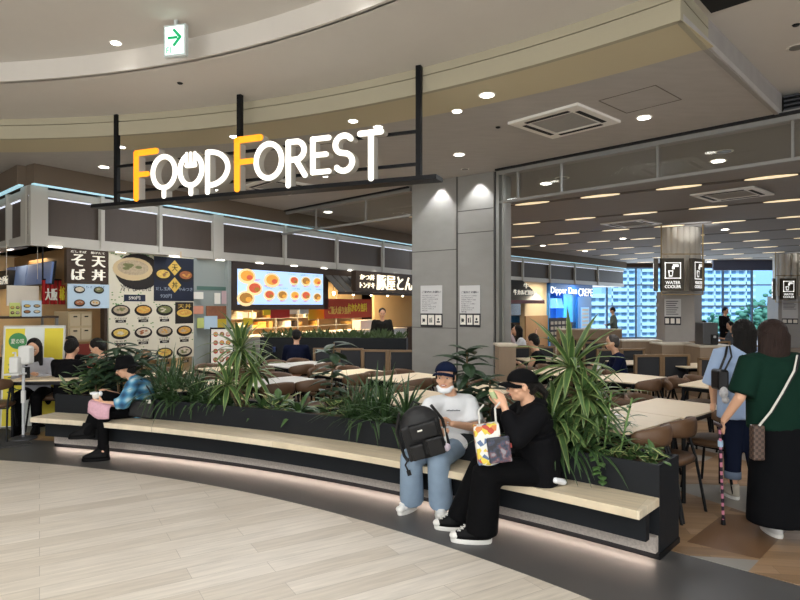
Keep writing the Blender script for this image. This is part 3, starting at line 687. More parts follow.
for dx, dz, f in ((.2, .12, 5), (.55, .12, 4), (.2, -.08, 6), (.48, -.08, 5)): dish(W1, x0+dx*(x1-x0)/.75, 1.79+dz-.03, .085, .055, -.052, foods[f], t)
m = W1.mb(); put_text(m, '夏のごちそうそば', x0+.08, x1-.08, 1.905, 1.945, -.051, .002); mbuild(m, 'lettering', mat('print_steel', '#4d6a8c', .6), t)
# post left of the menu board, red panel and cabinet under the poster
m = W1.mb(); x_ = W1.t(107); m.b2(x_-.05, x_, -.01, .1, 0, 2.5); struct('wall_stall_post', m, timber)
t = W1.thing('drawer_cabinet', 'pale wooden cabinet with two rows of drawers below the light blue poster', 'cabinet', W1.t(68), .2, 1.05)
xa, xb = W1.t(68, .2), W1.t(92, .2)
W1.mb().b2(xa, xb, .2, .6, 1.08, 1.55).build('body', mat('pale_wood', '#cdb994', .6), t)
for i in range(2):
    for j in range(2):
        c = xa+(xb-xa)*(.27+.46*i); z = 1.2+.22*j
        o = W1.mb().b2(c-(xb-xa)*.21, c+(xb-xa)*.21, .185, .2, z-.09, z+.09).build('drawer', mat('pale_wood2', '#d8c7a5', .6), t)
        W1.mb().box((c, .18, z+.05), (.05, .02, .02)).build('handle', pd, o)
m = W1.mb(); m.b2(W1.t(38), W1.t(106), .1, .75, 0, .85); m.mat(1).b2(W1.t(72), W1.t(106), .05, .1, .55, 1.05)
tag(m.build('stall_counter', [timber, mat('red_panel', '#7c2a1e', .6)]), 'dark timber stall counter with a red front panel below the timber shop sign', 'counter')
# --- left stall (receding left face): row of tilted screens, spot glow, red curtain ---
def w0(u): return W0.t(u, .35)
fasc = mat('stall_ochre', '#7a5a33', .7, noise_amt=.2, scale=5)
m = W0.mb(); m.b2(W0.t(-20, .5), W0.t(65.5, .5), .50, .58, 1.95, 2.52); struct('wall_stall_fascia', m, fasc)
for i, u in enumerate((5, 12, 21, 33, 46)):
    q = W0.M @ Vector((W0.t(u, .5), .40, 2.46)); lamp('SPOT', 'stall_spot', tuple(q), 20, (1, .75, .42), .02, rot=(math.radians(-4), 0, 0), spot=1.3, blend=.4)
scr = mat('screen_blue', rgb('#566c98'), .5, emit=.16)
t = thing('menu_screens', 'row of four dim blue menu screens tilted over the left stall counter', 'screen', tuple(W0.M @ Vector((w0(30), 0, 2.1))), W0.ang)
us = [9, 19, 31, 42.5, 56]
for i in range(4):
    xa, xb = w0(us[i])+.01, w0(us[i+1])-.01
    for nm, mt, yo, ins in (('screen_housing', black, .0, 0), ('screen', scr, -.03, .015)):
        Q = Matrix.Rotation(math.radians(-6), 3, 'X'); m = W0.mb(); m.box(((xa+xb)/2, .33+yo, W0.z(33, 275, .35)), (xb-xa-ins, .03, .35-ins*2), rot=Q); m.build(nm, mt, t)
t = thing('shop_sign', 'black sign with white characters at the left edge, left of the blue screens', 'sign', tuple(W0.M @ Vector((w0(0), 0, 2.1))), W0.ang)
xa, xb = w0(-14), w0(8.5)
xa, xb = W0.t(-14, .2), W0.t(9, .2)
W0.mb().b2(xa, xb, .2, .3, 1.93, 2.23).build('board', black, t); m = W0.mb(); put_text(m, '麺屋台所', xa+.05, xb-.05, 2.0, 2.14, .2, .01, .006); m.build('lettering', MATS['sign_letter_white'], t)
t = thing('curtain', 'red shop curtain with white and yellow characters under the left stall fascia', 'curtain', tuple(W1.M @ Vector((.2, .2, 1.6))), wang)
m = W1.mb(); m.b2(W1.t(42, .2), W1.t(66, .2), .19, .21, 2.02, 2.04); m.b2(W1.t(66, .2)-.03, W1.t(66, .2)-.01, .196, .204, 2.02, 2.51); m.b2(W1.t(42, .2), W1.t(42, .2)+.02, .196, .204, 2.02, 2.51); m.build('rail', black, t)
x0, x1 = W1.t(42, .2), W1.t(66, .2); n_ = 3
for i in range(n_):
    a, c = x0+(x1-x0)*i/n_, x0+(x1-x0)*(i+1)/n_-.01; m = W1.mb(); seg = 6
    vs = [(a+(c-a)*k/seg, .2+.02*math.sin(k*2.1), z) for z in (1.66, 2.02) for k in range(seg+1)]; vs += [(p[0], p[1]+.01, p[2]) for p in vs]
    q = 2*(seg+1); fs = [(k, k+1, seg+2+k, seg+1+k) for k in range(seg)]+[(q+k, q+seg+1+k, q+seg+2+k, q+k+1) for k in range(seg)]
    m.add(vs, fs); m.build('panel', mat('curtain_red', '#a31d1d', .8), t)
m = W1.mb(); put_text(m, '大阪', x0+.03, x0+.2, 1.72, 1.90, .17, .01, .004); m.build('lettering', pw_, t); m = W1.mb(); put_text(m, '本店', x0+.24, x1-.04, 1.72, 1.93, .17, .01, .004); m.build('lettering', pyel, t)
m = W1.mb(); m.b2(x0-.45, x0-.02, .25, .27, 1.64, 1.93); m.b2(x0-.46, x0-.454, .25, .256, 2.03, 2.52); m.b2(x0-.04, x0-.034, .25, .256, 2.03, 2.52); tag(m.build('curtain', mat('white_cloth', '#d8cfc0', .8, bump=.3, scale=12)), 'off-white half curtain beside the red shop curtain', 'curtain')
# little boards on the left counter
def standboard(label, c, wdt, h, z, face, rz, items=4, txt=None, cat='menu card'):
    t = thing('menu_card', label, cat, (c[0], c[1], z), rz); M = wm(t); m = MB(M); m.b2(-wdt/2, wdt/2, 0, .012, 0, h); m.build('card', face, t)
    class D: 
        @staticmethod
        def mb(): return MB(M)
    k = 0
    for i in range(2):
        for j in range(2):
            if k < items: dish(D, (-.25+.5*i)*wdt, (.30+.36*j)*h, wdt*.18, h*.11, -.001, foods[(k*2+1) % 7], t)
            k += 1
    return t
p = (px(14, 8.5), 8.5); standboard('small yellow-green menu card on the left stall counter', (px(15, 8.4), 8.4), .13, .20, pz(317, 8.4), mat('print_lime', '#c5cf7a', .6), .9)
standboard('small light blue menu card on the left stall counter', (px(32, 8.3), 8.3), .25, .22, pz(316.5, 8.3), plb, .95)
Mc = Matrix.Translation((px(24, 8.5), 8.5, 0)) @ Matrix.Rotation(.95, 4, 'Z'); t = thing('display_counter', 'open wooden display counter at far left that carries two small menu cards', 'counter', tuple(Mc.translation))
MB(Mc).b2(-.5, .45, -.05, .45, 1.46, 1.49).build('worktop', timber, t); MB(Mc).b2(-.5, .45, -.05, .45, 0, .9).build('body', timber, t)
for a in (-.48, .43):
    for b__ in (-.03, .43): MB(Mc).b2(a-.015, a+.015, b__-.015, b__+.015, .9, 1.46).build('post', alu, t)
for k, (a, h_, mt) in enumerate(((-.35, .30, pw_), (-.12, .22, MATS['stall_steel']), (.12, .34, pred), (.32, .26, foods[2]))):
    o = MB(Mc).lathe([(.07, 0), (.085, h_*.2), (.085, h_*.8), (.05, h_)], (a, .2, .9), 14).build('container', mt); tag(o, 'lidded '+['white', 'steel', 'red', 'ochre'][k]+' container inside the open display counter at far left', 'container')
# large A-frame stand, yellow and green
t = thing('a_frame_sign', 'yellow and green A-frame advertising stand behind the girl with the phone', 'a-frame sign', (-4.98, 8.1, 0), .30)
M = wm(t) @ Matrix.Rotation(0, 4, 'Z'); tilt = Matrix.Rotation(math.radians(-8), 4, 'X')
MB(M @ tilt).b2(-.36, .36, 0, .02, .02, 1.36).build('front_panel', mat('print_cream2', '#dfe4df', .6), t)
m = MB(M @ tilt); m.b2(-.35, -.12, -.004, 0, .03, 1.34); m.b2(.12, .35, -.004, 0, .03, 1.34); m.build('yellow_print', pyel, t)
m = MB(M @ tilt); disc2(m, -.20, 1.17, .11, .11, -.005); m.build('green_disc', mat('print_leafgreen', '#3d8a4d', .6), t)
m = MB(M @ tilt); put_text(m, '夏の味', -.28, -.12, 1.13, 1.20, -.009, .002); m.build('lettering', pw_, t)
m = MB(M @ tilt); put_text(m, 'さ', -.30, -.14, .75, .88, -.006, .003, .004); put_text(m, 'わ', -.30, -.14, .58, .71, -.006, .003, .004); put_text(m, 'や', -.30, -.14, .41, .54, -.006, .003, .004); put_text(m, 'か', -.30, -.14, .24, .37, -.006, .003, .004); m.build('lettering', mat('print_darkgreen', '#23613a', .6), t)
MB(M @ Matrix.Translation((0, .42, 0)) @ Matrix.Rotation(math.radians(9), 4, 'X')).b2(-.36, .36, 0, .02, .02, 1.36).build('rear_panel', mat('grey_back', '#6f6c69', .7), t)
m = MB(M @ tilt)
for a in ((-.375, .0), (.36, .0)): m.b2(a[0], a[0]+.015, -.006, .025, 0, 1.38)
m.b2(-.375, .375, -.006, .025, 1.36, 1.38); m.build('frame', alu_white, t)
# small A-frame by the glazed strip
q = W1.M @ Vector((W1.t(205), -.45, 0)); t = thing('a_frame_sign', 'small black A-frame menu stand right of the cream menu board', 'a-frame sign', (q.x, q.y, 0), .25); M = wm(t)
MB(M @ Matrix.Rotation(math.radians(-9), 4, 'X')).b2(-.19, .19, 0, .02, .05, 1.22).build('front_panel', pw_, t)
class D_: 
    @staticmethod
    def mb(): return MB(M @ Matrix.Rotation(math.radians(-9), 4, 'X'))
for i in range(3):
    for j in range(6): dish(D_, -.11+.11*i, .35+.155*j, .042, .045, -.002, foods[(i+j*2) % 7], t, pred)
m = MB(M @ Matrix.Rotation(math.radians(-9), 4, 'X')); m.b2(-.21, -.19, -.01, .03, 0, 1.25); m.b2(.19, .21, -.01, .03, 0, 1.25); m.b2(-.21, .21, -.01, .03, 1.22, 1.25); m.build('frame', black, t)
m = MB(M @ Matrix.Translation((0, .42, 0)) @ Matrix.Rotation(math.radians(9), 4, 'X')); m.b2(-.21, -.19, 0, .03, 0, 1.25); m.b2(.19, .21, 0, .03, 0, 1.25); m.b2(-.21, .21, 0, .03, .4, .43); m.build('rear_frame', black, t)
# notices on the glazed strip
for lab, u0, u1, v0, v1, mt in (('small white notice at top on the grey glazed wall strip', 193.5, 203, 292, 299, pw_), ('pink food notice below the white one on the grey strip', 193.5, 203, 306, 314, mat('print_salmon', '#c98a72', .6)),
        ('pair of small grey notices high on the grey strip, near the menu screen', 214, 220, 293, 304, pw_), ('pinkish certificate sheet beside the menu screen frame', 221.5, 231, 291, 304, mat('print_pinkgrey', '#c9aeb0', .6)),
        ('brown food photo notice on the grey strip above the yellow poster', 206, 231, 306, 319, mat('print_toast', '#8d5a3f', .6, noise_amt=.5, scale=12)), ('yellow poster low on the grey strip', 217, 231, 319, 343, mat('print_mustard', '#c7ad2f', .6)),
        ('light blue dish card above the small black stand', 204, 217, 316, 329, plb), ('yellow-green card above the small black stand', 197, 203.5, 318, 328, MATS['print_lime'])):
    off = .08 if u0 > 203 and v0 < 345 else .0
    off = -.02 if u0 < 204.5 else .08
    xa, xb, za, zb = W1.box(u0, u1, v0, v1, off); o = tag(W1.mb().b2(xa, xb, off-.012, off-.002, za, zb).build('notice', mt), lab, 'notice')

# --- stall with the big bright menu screen ---
x0, x1 = W1.t(232), W1.t(328)
t = W1.thing('menu_screen', 'large bright wide menu screen of fried dishes in a dark frame', 'screen', x0, 0, 1.6)
zt = W1.z(280, 263); zb = W1.z(280, 310)
W1.mb().b2(x0, x1, -.01, .15, 1.55, 2.50).build('frame', mat('frame_brown', '#33261c', .5), t)
xa, xb = W1.t(237), W1.t(322); W1.mb().b2(xa, xb, -.03, -.01, 1.66, 2.36).build('screen', mat('screen_lit', rgb('#a9c8ec'), .4, emit=1.0), t)
sf = [mat('screen_food_%s' % n_, rgb(c_), .5, emit=.75, noise_amt=.3, scale=25) for n_, c_ in (('gold', '#d99a3c'), ('red', '#c2573a'), ('brown', '#a0702f'), ('cream', '#e8cf9a'))]
sred = mat('screen_red', rgb('#c04848'), .5, emit=.7); sbl = mat('screen_ink', rgb('#4b5f9c'), .5, emit=.5)
Wd = xb-xa
for i, (fx, fz, r_) in enumerate(((.09, .80, .14), (.17, .46, .13), (.08, .17, .14), (.36, .72, .14), (.62, .74, .09), (.77, .74, .10), (.92, .74, .09), (.33, .28, .10), (.48, .28, .10), (.63, .28, .09), (.77, .28, .10), (.92, .24, .09))):
    m = W1.mb(); cx, cz = xa+Wd*fx, 1.66+.70*fz; r_ *= 1.22; rx = r_*1.2; disc2(m, cx, cz, rx*1.15, r_*.9, -.031, 16); m.mat(1); disc2(m, cx, cz+.01, rx*.85, r_*.62, -.035, 12); m.mat(2); disc2(m, cx+rx*.3, cz-.02, rx*.4, r_*.3, -.039, 9)
    m.build('dish_picture', [sf[3], sf[i % 3], sf[(i+1) % 3]], t)
m = W1.mb()
for fx, fz in ((.30, .91), (.55, .91), (.70, .91), (.86, .91), (.30, .47), (.45, .47), (.60, .47), (.75, .47), (.90, .47)): put_text(m, ['とんかつ定食', 'ロースかつ', 'ひれかつ', 'ミックス'][int(fx*20) % 4], xa+Wd*fx-.0, xa+Wd*(fx+.09), 1.66+.7*fz, 1.66+.7*fz+.035, -.031, .002)
m.build('lettering', sbl, t)
m = W1.mb()
for fx, fz in ((.30, .52), (.45, .56), (.62, .55), (.77, .55), (.92, .55), (.33, .08), (.48, .08), (.63, .08), (.77, .08), (.92, .07), (.20, .68)): put_text(m, ['980円', '1,080円', '880円'][int(fx*30) % 3], xa+Wd*fx-.08, xa+Wd*fx+.08, 1.66+.7*fz, 1.66+.7*fz+.04, -.031, .002)
m.build('price', sred, t)
# kitchens behind: shelves, hood, steel counters lit warm
x0, x1 = W1.t(225), 10.4
m = W1.mb(); m.b2(x0, x1+.4, .30, .95, 0, .95); m.mat(1).b2(x0, x1+.4, .28, 1.0, .95, .99); tag(m.build('stall_counter', [MATS['stall_steel'], pale := mat('counter_top', '#cabfae', .4)]), 'long pale serving counter under the bright menu screen', 'counter')
t = W1.thing('kitchen_shelf', 'lit steel kitchen shelving with boxes behind the serving counter', 'shelf', x0, 2.0, 0); rr = random.Random(5)
m = W1.mb()
for z in (1.05, 1.30, 1.55, 1.8): m.b2(x0+.2, x1, 2.1, 2.5, z, z+.02)
for k in range(9): x = x0+.2+(x1-x0-.2)*k/8; m.b2(x-.015, x+.015, 2.1, 2.14, 0, 1.9)
m.build('rack', MATS['stall_steel'], t)
for k in range(38):
    x = x0+.35+(x1-x0-.6)*rr.random(); z = rr.choice((1.07, 1.32, 1.57)); ww, hh_ = rr.uniform(.1, .3), rr.uniform(.08, .18)
    W1.mb().b2(x, x+ww, 2.12, 2.4, z, z+hh_).build('box', rr.choice([pw_, foods[2], foods[5], dk, mat('box_ochre', '#b98f4e', .7), MATS['stall_steel']]), t)
for x, y, p, z in ((4.6, 1.2, 130, 2.4), (6.4, 1.2, 130, 2.4), (8.4, 1.3, 120, 2.4), (9.8, 1.3, 80, 2.4), (.7, 1.3, 20, 2.4)):
    q = W1.M @ Vector((x, y, z)); lamp('AREA', 'kitchen_lamp', tuple(q), p, (1, .76, .45), .7)
for lab, u0, u1, v0, v1, mt in (('red price board under the bright menu screen, the wide one', 270, 289, 308, 318, pred), ('yellow price card under the menu screen, left of the red board', 263, 270, 307, 315, pyel), ('small white card right of the red price board', 289, 297, 308, 314, pw_), ('small light blue card under right end of the menu screen', 299, 308, 308, 314, plb),
        ('mustard notice low behind the counter, right of the blue card', 308, 324, 308, 319, mat('print_mustard', '#c7ad2f', .6)), ('yellow round card standing on the serving counter', 243, 252, 318, 325, pyel), ('white box on the serving counter below the red banner', 360, 372, 320, 329, pw_)):
    xa, xb, za, zb = W1.box(u0, u1, v0, v1, .25)
    o = W1.mb().b2(xa, xb, .23, .25 if 'box' not in lab else .5, za, zb).build('price_card', mt); tag(o, lab, 'card')
xa, xb, za, zb = W1.box(324, 371, 299, 318, .0)
t = W1.thing('banner', 'red and orange banner with yellow characters between menu screen and timber sign', 'banner', xa, 0, za)
W1.mb().b2(xa, xb, -.01, 0, za, zb).build('cloth', mat('banner_red', '#a83a1c', .7, noise_amt=.15, scale=2), t)
m = W1.mb(); put_text(m, 'ご飯大盛り無料', xa+.15, xa+1.0, za+.10, zb-.18, -.01, .006, .006); m.build('lettering', pgold, t); m = W1.mb(); put_text(m, 'おかわり無料', xa+.9, xb-.2, za+.15, zb-.10, -.01, .006, .006); m.build('lettering', pyel, t)
# awning and timber signbox
x0, x1 = W1.t(325), 10.5
m = W1.mb(); zt, zb = 2.36, 1.98
n_ = 14
for k in range(n_):
    a, c = x0+(x1-x0)*k/n_, x0+(x1-x0)*(k+1)/n_-.05; m.add([(a, -.0, zt), (c, -.0, zt), (c, -.42, zb), (a, -.42, zb), (a, .0, zt-.03), (c, .0, zt-.03), (c, -.42, zb-.03), (a, -.42, zb-.03)], [(0, 1, 2, 3), (7, 6, 5, 4), (0, 3, 7, 4), (1, 5, 6, 2), (3, 2, 6, 7), (0, 4, 5, 1)])
m.mat(1).b2(x0, x1, -.42, -.38, zb-.08, zb-.02); m.b2(x0, x1, .04, .10, 2.2, 2.5)
tag(m.build('awning', [mat('awning_grey', '#5b5855', .6), timber]), 'dark slatted awning above the fried pork stall', 'awning')
xa, xb = W1.t(356, -.5), W1.t(415, -.5); za, zb = W1.z(380, 291, -.5), W1.z(380, 273, -.5)
t = W1.thing('shop_sign', 'dark timber signbox with glowing white characters left of the concrete pier', 'sign', xa, -.5, za)
W1.mb().b2(xa, xb, -.5, -.36, za-.03, zb+.02).build('box', timber, t)
glow = mat('sign_glow', (1, .92, .74), .5, emit=.9)
m = W1.mb(); put_text(m, 'かつ丼', xa+.15, xa+.75, (za+zb)/2+.03, zb-.06, -.5, .02, .004); put_text(m, 'トンテキ', xa+.15, xa+.75, za+.06, (za+zb)/2-.03, -.5, .02, .004)
put_text(m, '豚屋とん', xa+.85, xb-.15, za+.03, zb-.05, -.5, .02, .012); m.build('lettering', glow, t)
t2 = [lamp('SPOT', 'sign_spot', tuple(W1.M @ Vector((x, -.75, 2.45))), 5, (1, .8, .5), .02, rot=(math.radians(0), 0, 0), spot=1.4) for x in (7.9, 8.8, 9.7)]
# low dark planter wall in front of the counters with herbs
t = thing('planter_box', 'long low dark planter with small herbs in front of the serving counter', 'planter', (-1.3, 12.0, 0), -.12); M = wm(t)
MB(M).b2(-1.5, 1.45, -.15, .15, 0, 1.0).build('box', navy, t)
m = MB(M); rr = random.Random(9)
for k in range(620):
    x = rr.uniform(-1.45, 1.4); y = rr.uniform(-.12, .12); h = rr.uniform(.03, .20)*(.6+.5*abs(math.sin(x*5))); dx, dy = rr.uniform(-.08, .08), rr.uniform(-.06, .06)
    m.add([(x-.008, y, 1.0), (x+.008, y, 1.0), (x+dx+.018, y+dy, 1.0+h*.6), (x+dx*1.6, y+dy*1.6, 1.0+h), (x+dx-.018, y+dy+.01, 1.0+h*.6)], [(0, 1, 2, 3, 4)])
o = m.build('foliage', mat('herb_leaf', '#4b5f38', .6, noise_amt=.4, scale=6), t); o['kind'] = 'stuff'

# small lamps: under the band and over the counters
sl = mat('small_lamp', (1, .86, .62), .5, emit=9)
for i in range(9):
    x = 3.9+i*.78; t = W1.thing('pendant_lamp', 'small warm bulb in the row hanging over the serving counter', 'lamp', x, .15, 1.95, 'row of warm bulbs over the serving counter')
    W1.mb().ell((x, .15, 1.93), (.035, .035, .05)).build('bulb', sl, t, smooth=True); W1.mb().b2(x-.004, x+.004, .146, .154, 1.97, 2.50).build('cord', black, t)
wl_ = mat('slim_lamp', (1, .95, .85), .5, emit=5)
for Wl, xs in ((W1, [.35+i*1.02 for i in range(10)]), (W0, [2.2+i*.75 for i in range(5)])):
    for x in xs: tag(Wl.mb().b2(x-.09, x+.09, -.025, .02, 2.494, 2.51).build('slim_downlight', wl_), 'slim white lamp in the row under the stall band', 'ceiling light', 'slim lamps under the stall band')
# --- right of the pier ---
xa, xb = .1, W2.t(531)
za, zb = W2.z(515, 303), W2.z(515, 280)
t = W2.thing('awning_sign', 'black sloping stall hood with white characters and dark red hem right of the pier', 'sign', xa, 0, za)
m = W2.mb(); x_ = xb-.35
m.add([(xa, -.55, za+.1), (xb, -.55, za+.1), (x_-.25, 0, zb), (xa, 0, zb), (xa, 0, za+.1), (xb, 0, za+.1)], [(0, 1, 2, 3), (0, 4, 5, 1), (1, 5, 2), (3, 2, 5, 4), (0, 3, 4)]); m.build('hood', mat('hood_black', '#211f1e', .4), t)
W2.mb().b2(xa, xb, -.56, -.53, za-.02, za+.10).build('hem', mat('hem_red', '#5c1a22', .6), t)
m = W2.mb(); xt = W2.t(503); put_text(m, '牛カルビ焼肉', xt, xb-.5, 2.0, 2.18, -.42, .02, .01); put_text(m, '牛', xt+.8, xt+1.15, 2.24, 2.42, -.32, .02, .01); m.build('lettering', MATS['sign_letter_white'], t)
xa, xb, za, zb = W2.box(503, 520, 303, 316, .2); t = W2.thing('television', 'black wall television under the sloping stall hood', 'television', xa, .2, za)
W2.mb().b2(xa, xb, .16, .22, za, zb).build('case', black, t); W2.mb().b2(xa+.03, xb-.03, .155, .16, za+.03, zb-.03).build('screen', mat('tv_dark', '#1b222c', .15), t); W2.mb().b2((xa+xb)/2-.04, (xa+xb)/2+.04, .2, 1.6, za+.2, za+.28).build('bracket', black, t)
m = W2.mb(); m.b2(.2, W2.t(528), .3, .9, 0, 1.0); tag(m.build('stall_counter', timber), 'dark stall counter right behind the pier, below the television', 'counter')
# crepe stand
blu = mat('crepe_blue', '#3a8ad8', .4); blu2 = mat('crepe_darkblue', '#2a6fc0', .5)
xa, xb = W2.t(549), W2.t(591.5)
t = W2.thing('crepe_stand', 'blue dessert stand with white letters, screens and a menu column', 'stall', xa, 0, 0)
zt = W2.z(570, 284); zs = W2.z(570, 293.5)
W2.mb().b2(xa, xb, -.05, .25, zs-.0, 2.50).build('sign_panel', blu2, t)
m = W2.mb(); put_text(m, 'Dipper Dan', xa+.06, xa+(xb-xa)*.60, 2.02, 2.36, -.05, .008); put_text(m, 'CREPE', xa+(xb-xa)*.64, xb-.02, 2.02, 2.34, -.05, .008); m.build('lettering', mat('crepe_letter', (1, 1, .96), .5, emit=1.2), t)
W2.mb().b2(xa, xb, 1.6, 1.7, 0, 2.5).build('back_wall', blu, t)
m = W2.mb(); m.b2(xa, xa+.1, 0, 1.6, 0, 2.5); m.b2(xa+(xb-xa)*.58, xa+(xb-xa)*.66, .1, .5, 0, 2.1); m.b2(xb-.1, xb, 0, 1.6, 0, 2.5); m.b2(xa+(xb-xa)*.66, xb, .0, .1, 0, 2.0); m.build('side_panel', blu, t)
for i in range(3):
    a = xa+.15+i*.52; m = W2.mb(); m.box((a+.22, .3, 1.72), (.46, .04, .40), rot=Matrix.Rotation(-.25, 3, 'X')); m.build('screen', mat('crepe_screen', rgb('#6fb4f2'), .4, emit=.9), t)
m = W2.mb(); m.b2(xa+.1, xb-.1, .1, .7, 0, .95); m.build('counter', mat('crepe_counter', '#3c2c25', .6), t)
m = W2.mb(); m.b2(xb-1.0, xb-.3, -.03, 0, .55, 1.55); m.build('menu_panel', mat('crepe_menu', rgb('#8fc0ea'), .5, emit=.5), t)
m = W2.mb()
for i in range(6): m.b2(xb-.95, xb-.35, -.035, -.03, .62+i*.155, .71+i*.155)
m.build('menu_rows', pw_, t)
q = W2.M @ Vector((xa+1.0, .9, 2.3)); lamp('AREA', 'stand_lamp', tuple(q), 160, (.75, .88, 1), .8)
lamp('AREA', 'stand_lamp', tuple(W2.M @ Vector(((xa+xb)/2, -.6, 2.48))), 30, (.8, .9, 1), .6)
xa, xb, za, zb = W2.box(550, 570, 322, 341, -1.2); t = W2.thing('menu_board', 'dark framed menu board of small pictures in front of the blue stand', 'menu board', xa, -1.2, 0)
W2.mb().b2(xa, xb, -1.2, -1.16, za, zb+.15).build('board', mat('print_choc', '#2a1c1c', .6), t); m = W2.mb()
for i in range(5):
    for j in range(4): m.b2(xa+.05+i*(xb-xa-.1)/5, xa+.02+(i+.8)*(xb-xa-.1)/5, -1.205, -1.2, za+.05+j*.18, za+.16+j*.18)
m.build('dish_picture', foods[5], t); W2.mb().b2((xa+xb)/2-.03, (xa+xb)/2+.03, -1.18, -1.15, 0, za).build('post', black, t)

# --- notices on the pier ---
def pier_notice(p, q, u0, u1, v0, v1, label):
    d = (q-p).normalized(); ang = math.atan2(d.y, d.x); Wl = Wall(p, ang); xa, xb, za, zb = Wl.box(u0, u1, v0, v1, 0)
    t = Wl.thing('notice', label, 'notice', xa, -.01, za)
    Wl.mb().b2(xa, xb, -.012, -.001, za+(zb-za)*.33, zb).build('sheet', mat('paper_grey', '#c9c8c6', .6), t)
    Wl.mb().b2(xa, xb, -.012, -.001, za, za+(zb-za)*.32).build('pictogram_plate', mat('plate_dark', '#22242a', .5), t)
    m = Wl.mb(); put_text(m, 'ご案内とお願い', xa+.03, xb-.03, zb-.12, zb-.085, -.012, .002, .0012)
    for i in range(9):
        ln = [.9, .7, .85, .6, .8, .5, .75, .65, .3][i]; put_text(m, ['食事が終わりましたら食器を', 'お席のご利用は食事の方に', '長時間のご利用はご遠慮', '飲食以外の目的での'][i % 4], xa+.03, xa+.03+(xb-xa-.06)*ln, zb-.165-i*.031, zb-.150-i*.031, -.012, .0015)
    m.build('lettering', mat('ink_grey', '#54545a', .7), t)
    m = Wl.mb(); w3 = (xb-xa)/3
    for i in range(3): m.b2(xa+w3*i+.012, xa+w3*(i+1)-.012, -.014, -.012, za+.035, za+(zb-za)*.29)
    m.build('pictogram_field', pw_, t)
    for i in range(3):
        m = Wl.mb(); cx = xa+w3*(i+.5); zc = za+(zb-za)*.16
        if i == 0: disc2(m, cx, zc, .022, .03, -.0145, 12, .002); m.b2(cx-.03, cx-.024, -.0165, -.0145, zc-.04, zc+.04)
        elif i == 1: m.b2(cx-.03, cx-.01, -.0165, -.0145, zc-.035, zc+.035); m.b2(cx+.005, cx+.02, -.0165, -.0145, zc-.035, zc+.02); disc2(m, cx+.012, zc+.035, .01, .01, -.0145, 8, .002)
        else: disc2(m, cx, zc+.02, .016, .02, -.0145, 10, .002); m.b2(cx-.03, cx+.03, -.0165, -.0145, zc-.035, zc-.01)
        m.build('pictogram', MATS['plate_dark'], t)
pier_notice(pL, pM, 421, 442.5, 285.5, 327, 'white notice with three pictograms on left face of the concrete pier')
pier_notice(pM, pR, 460, 480.5, 285.5, 327, 'white notice with three pictograms on right face of the concrete pier')
m = MB(); q = pM.lerp(pR, .93); m.lathe([(.02, 0), (.02, .03)], (q.x, q.y, .85), 10); tag(m.build('pier_lock', black), 'small dark lock low on the pier face beside the door jamb', 'lock')

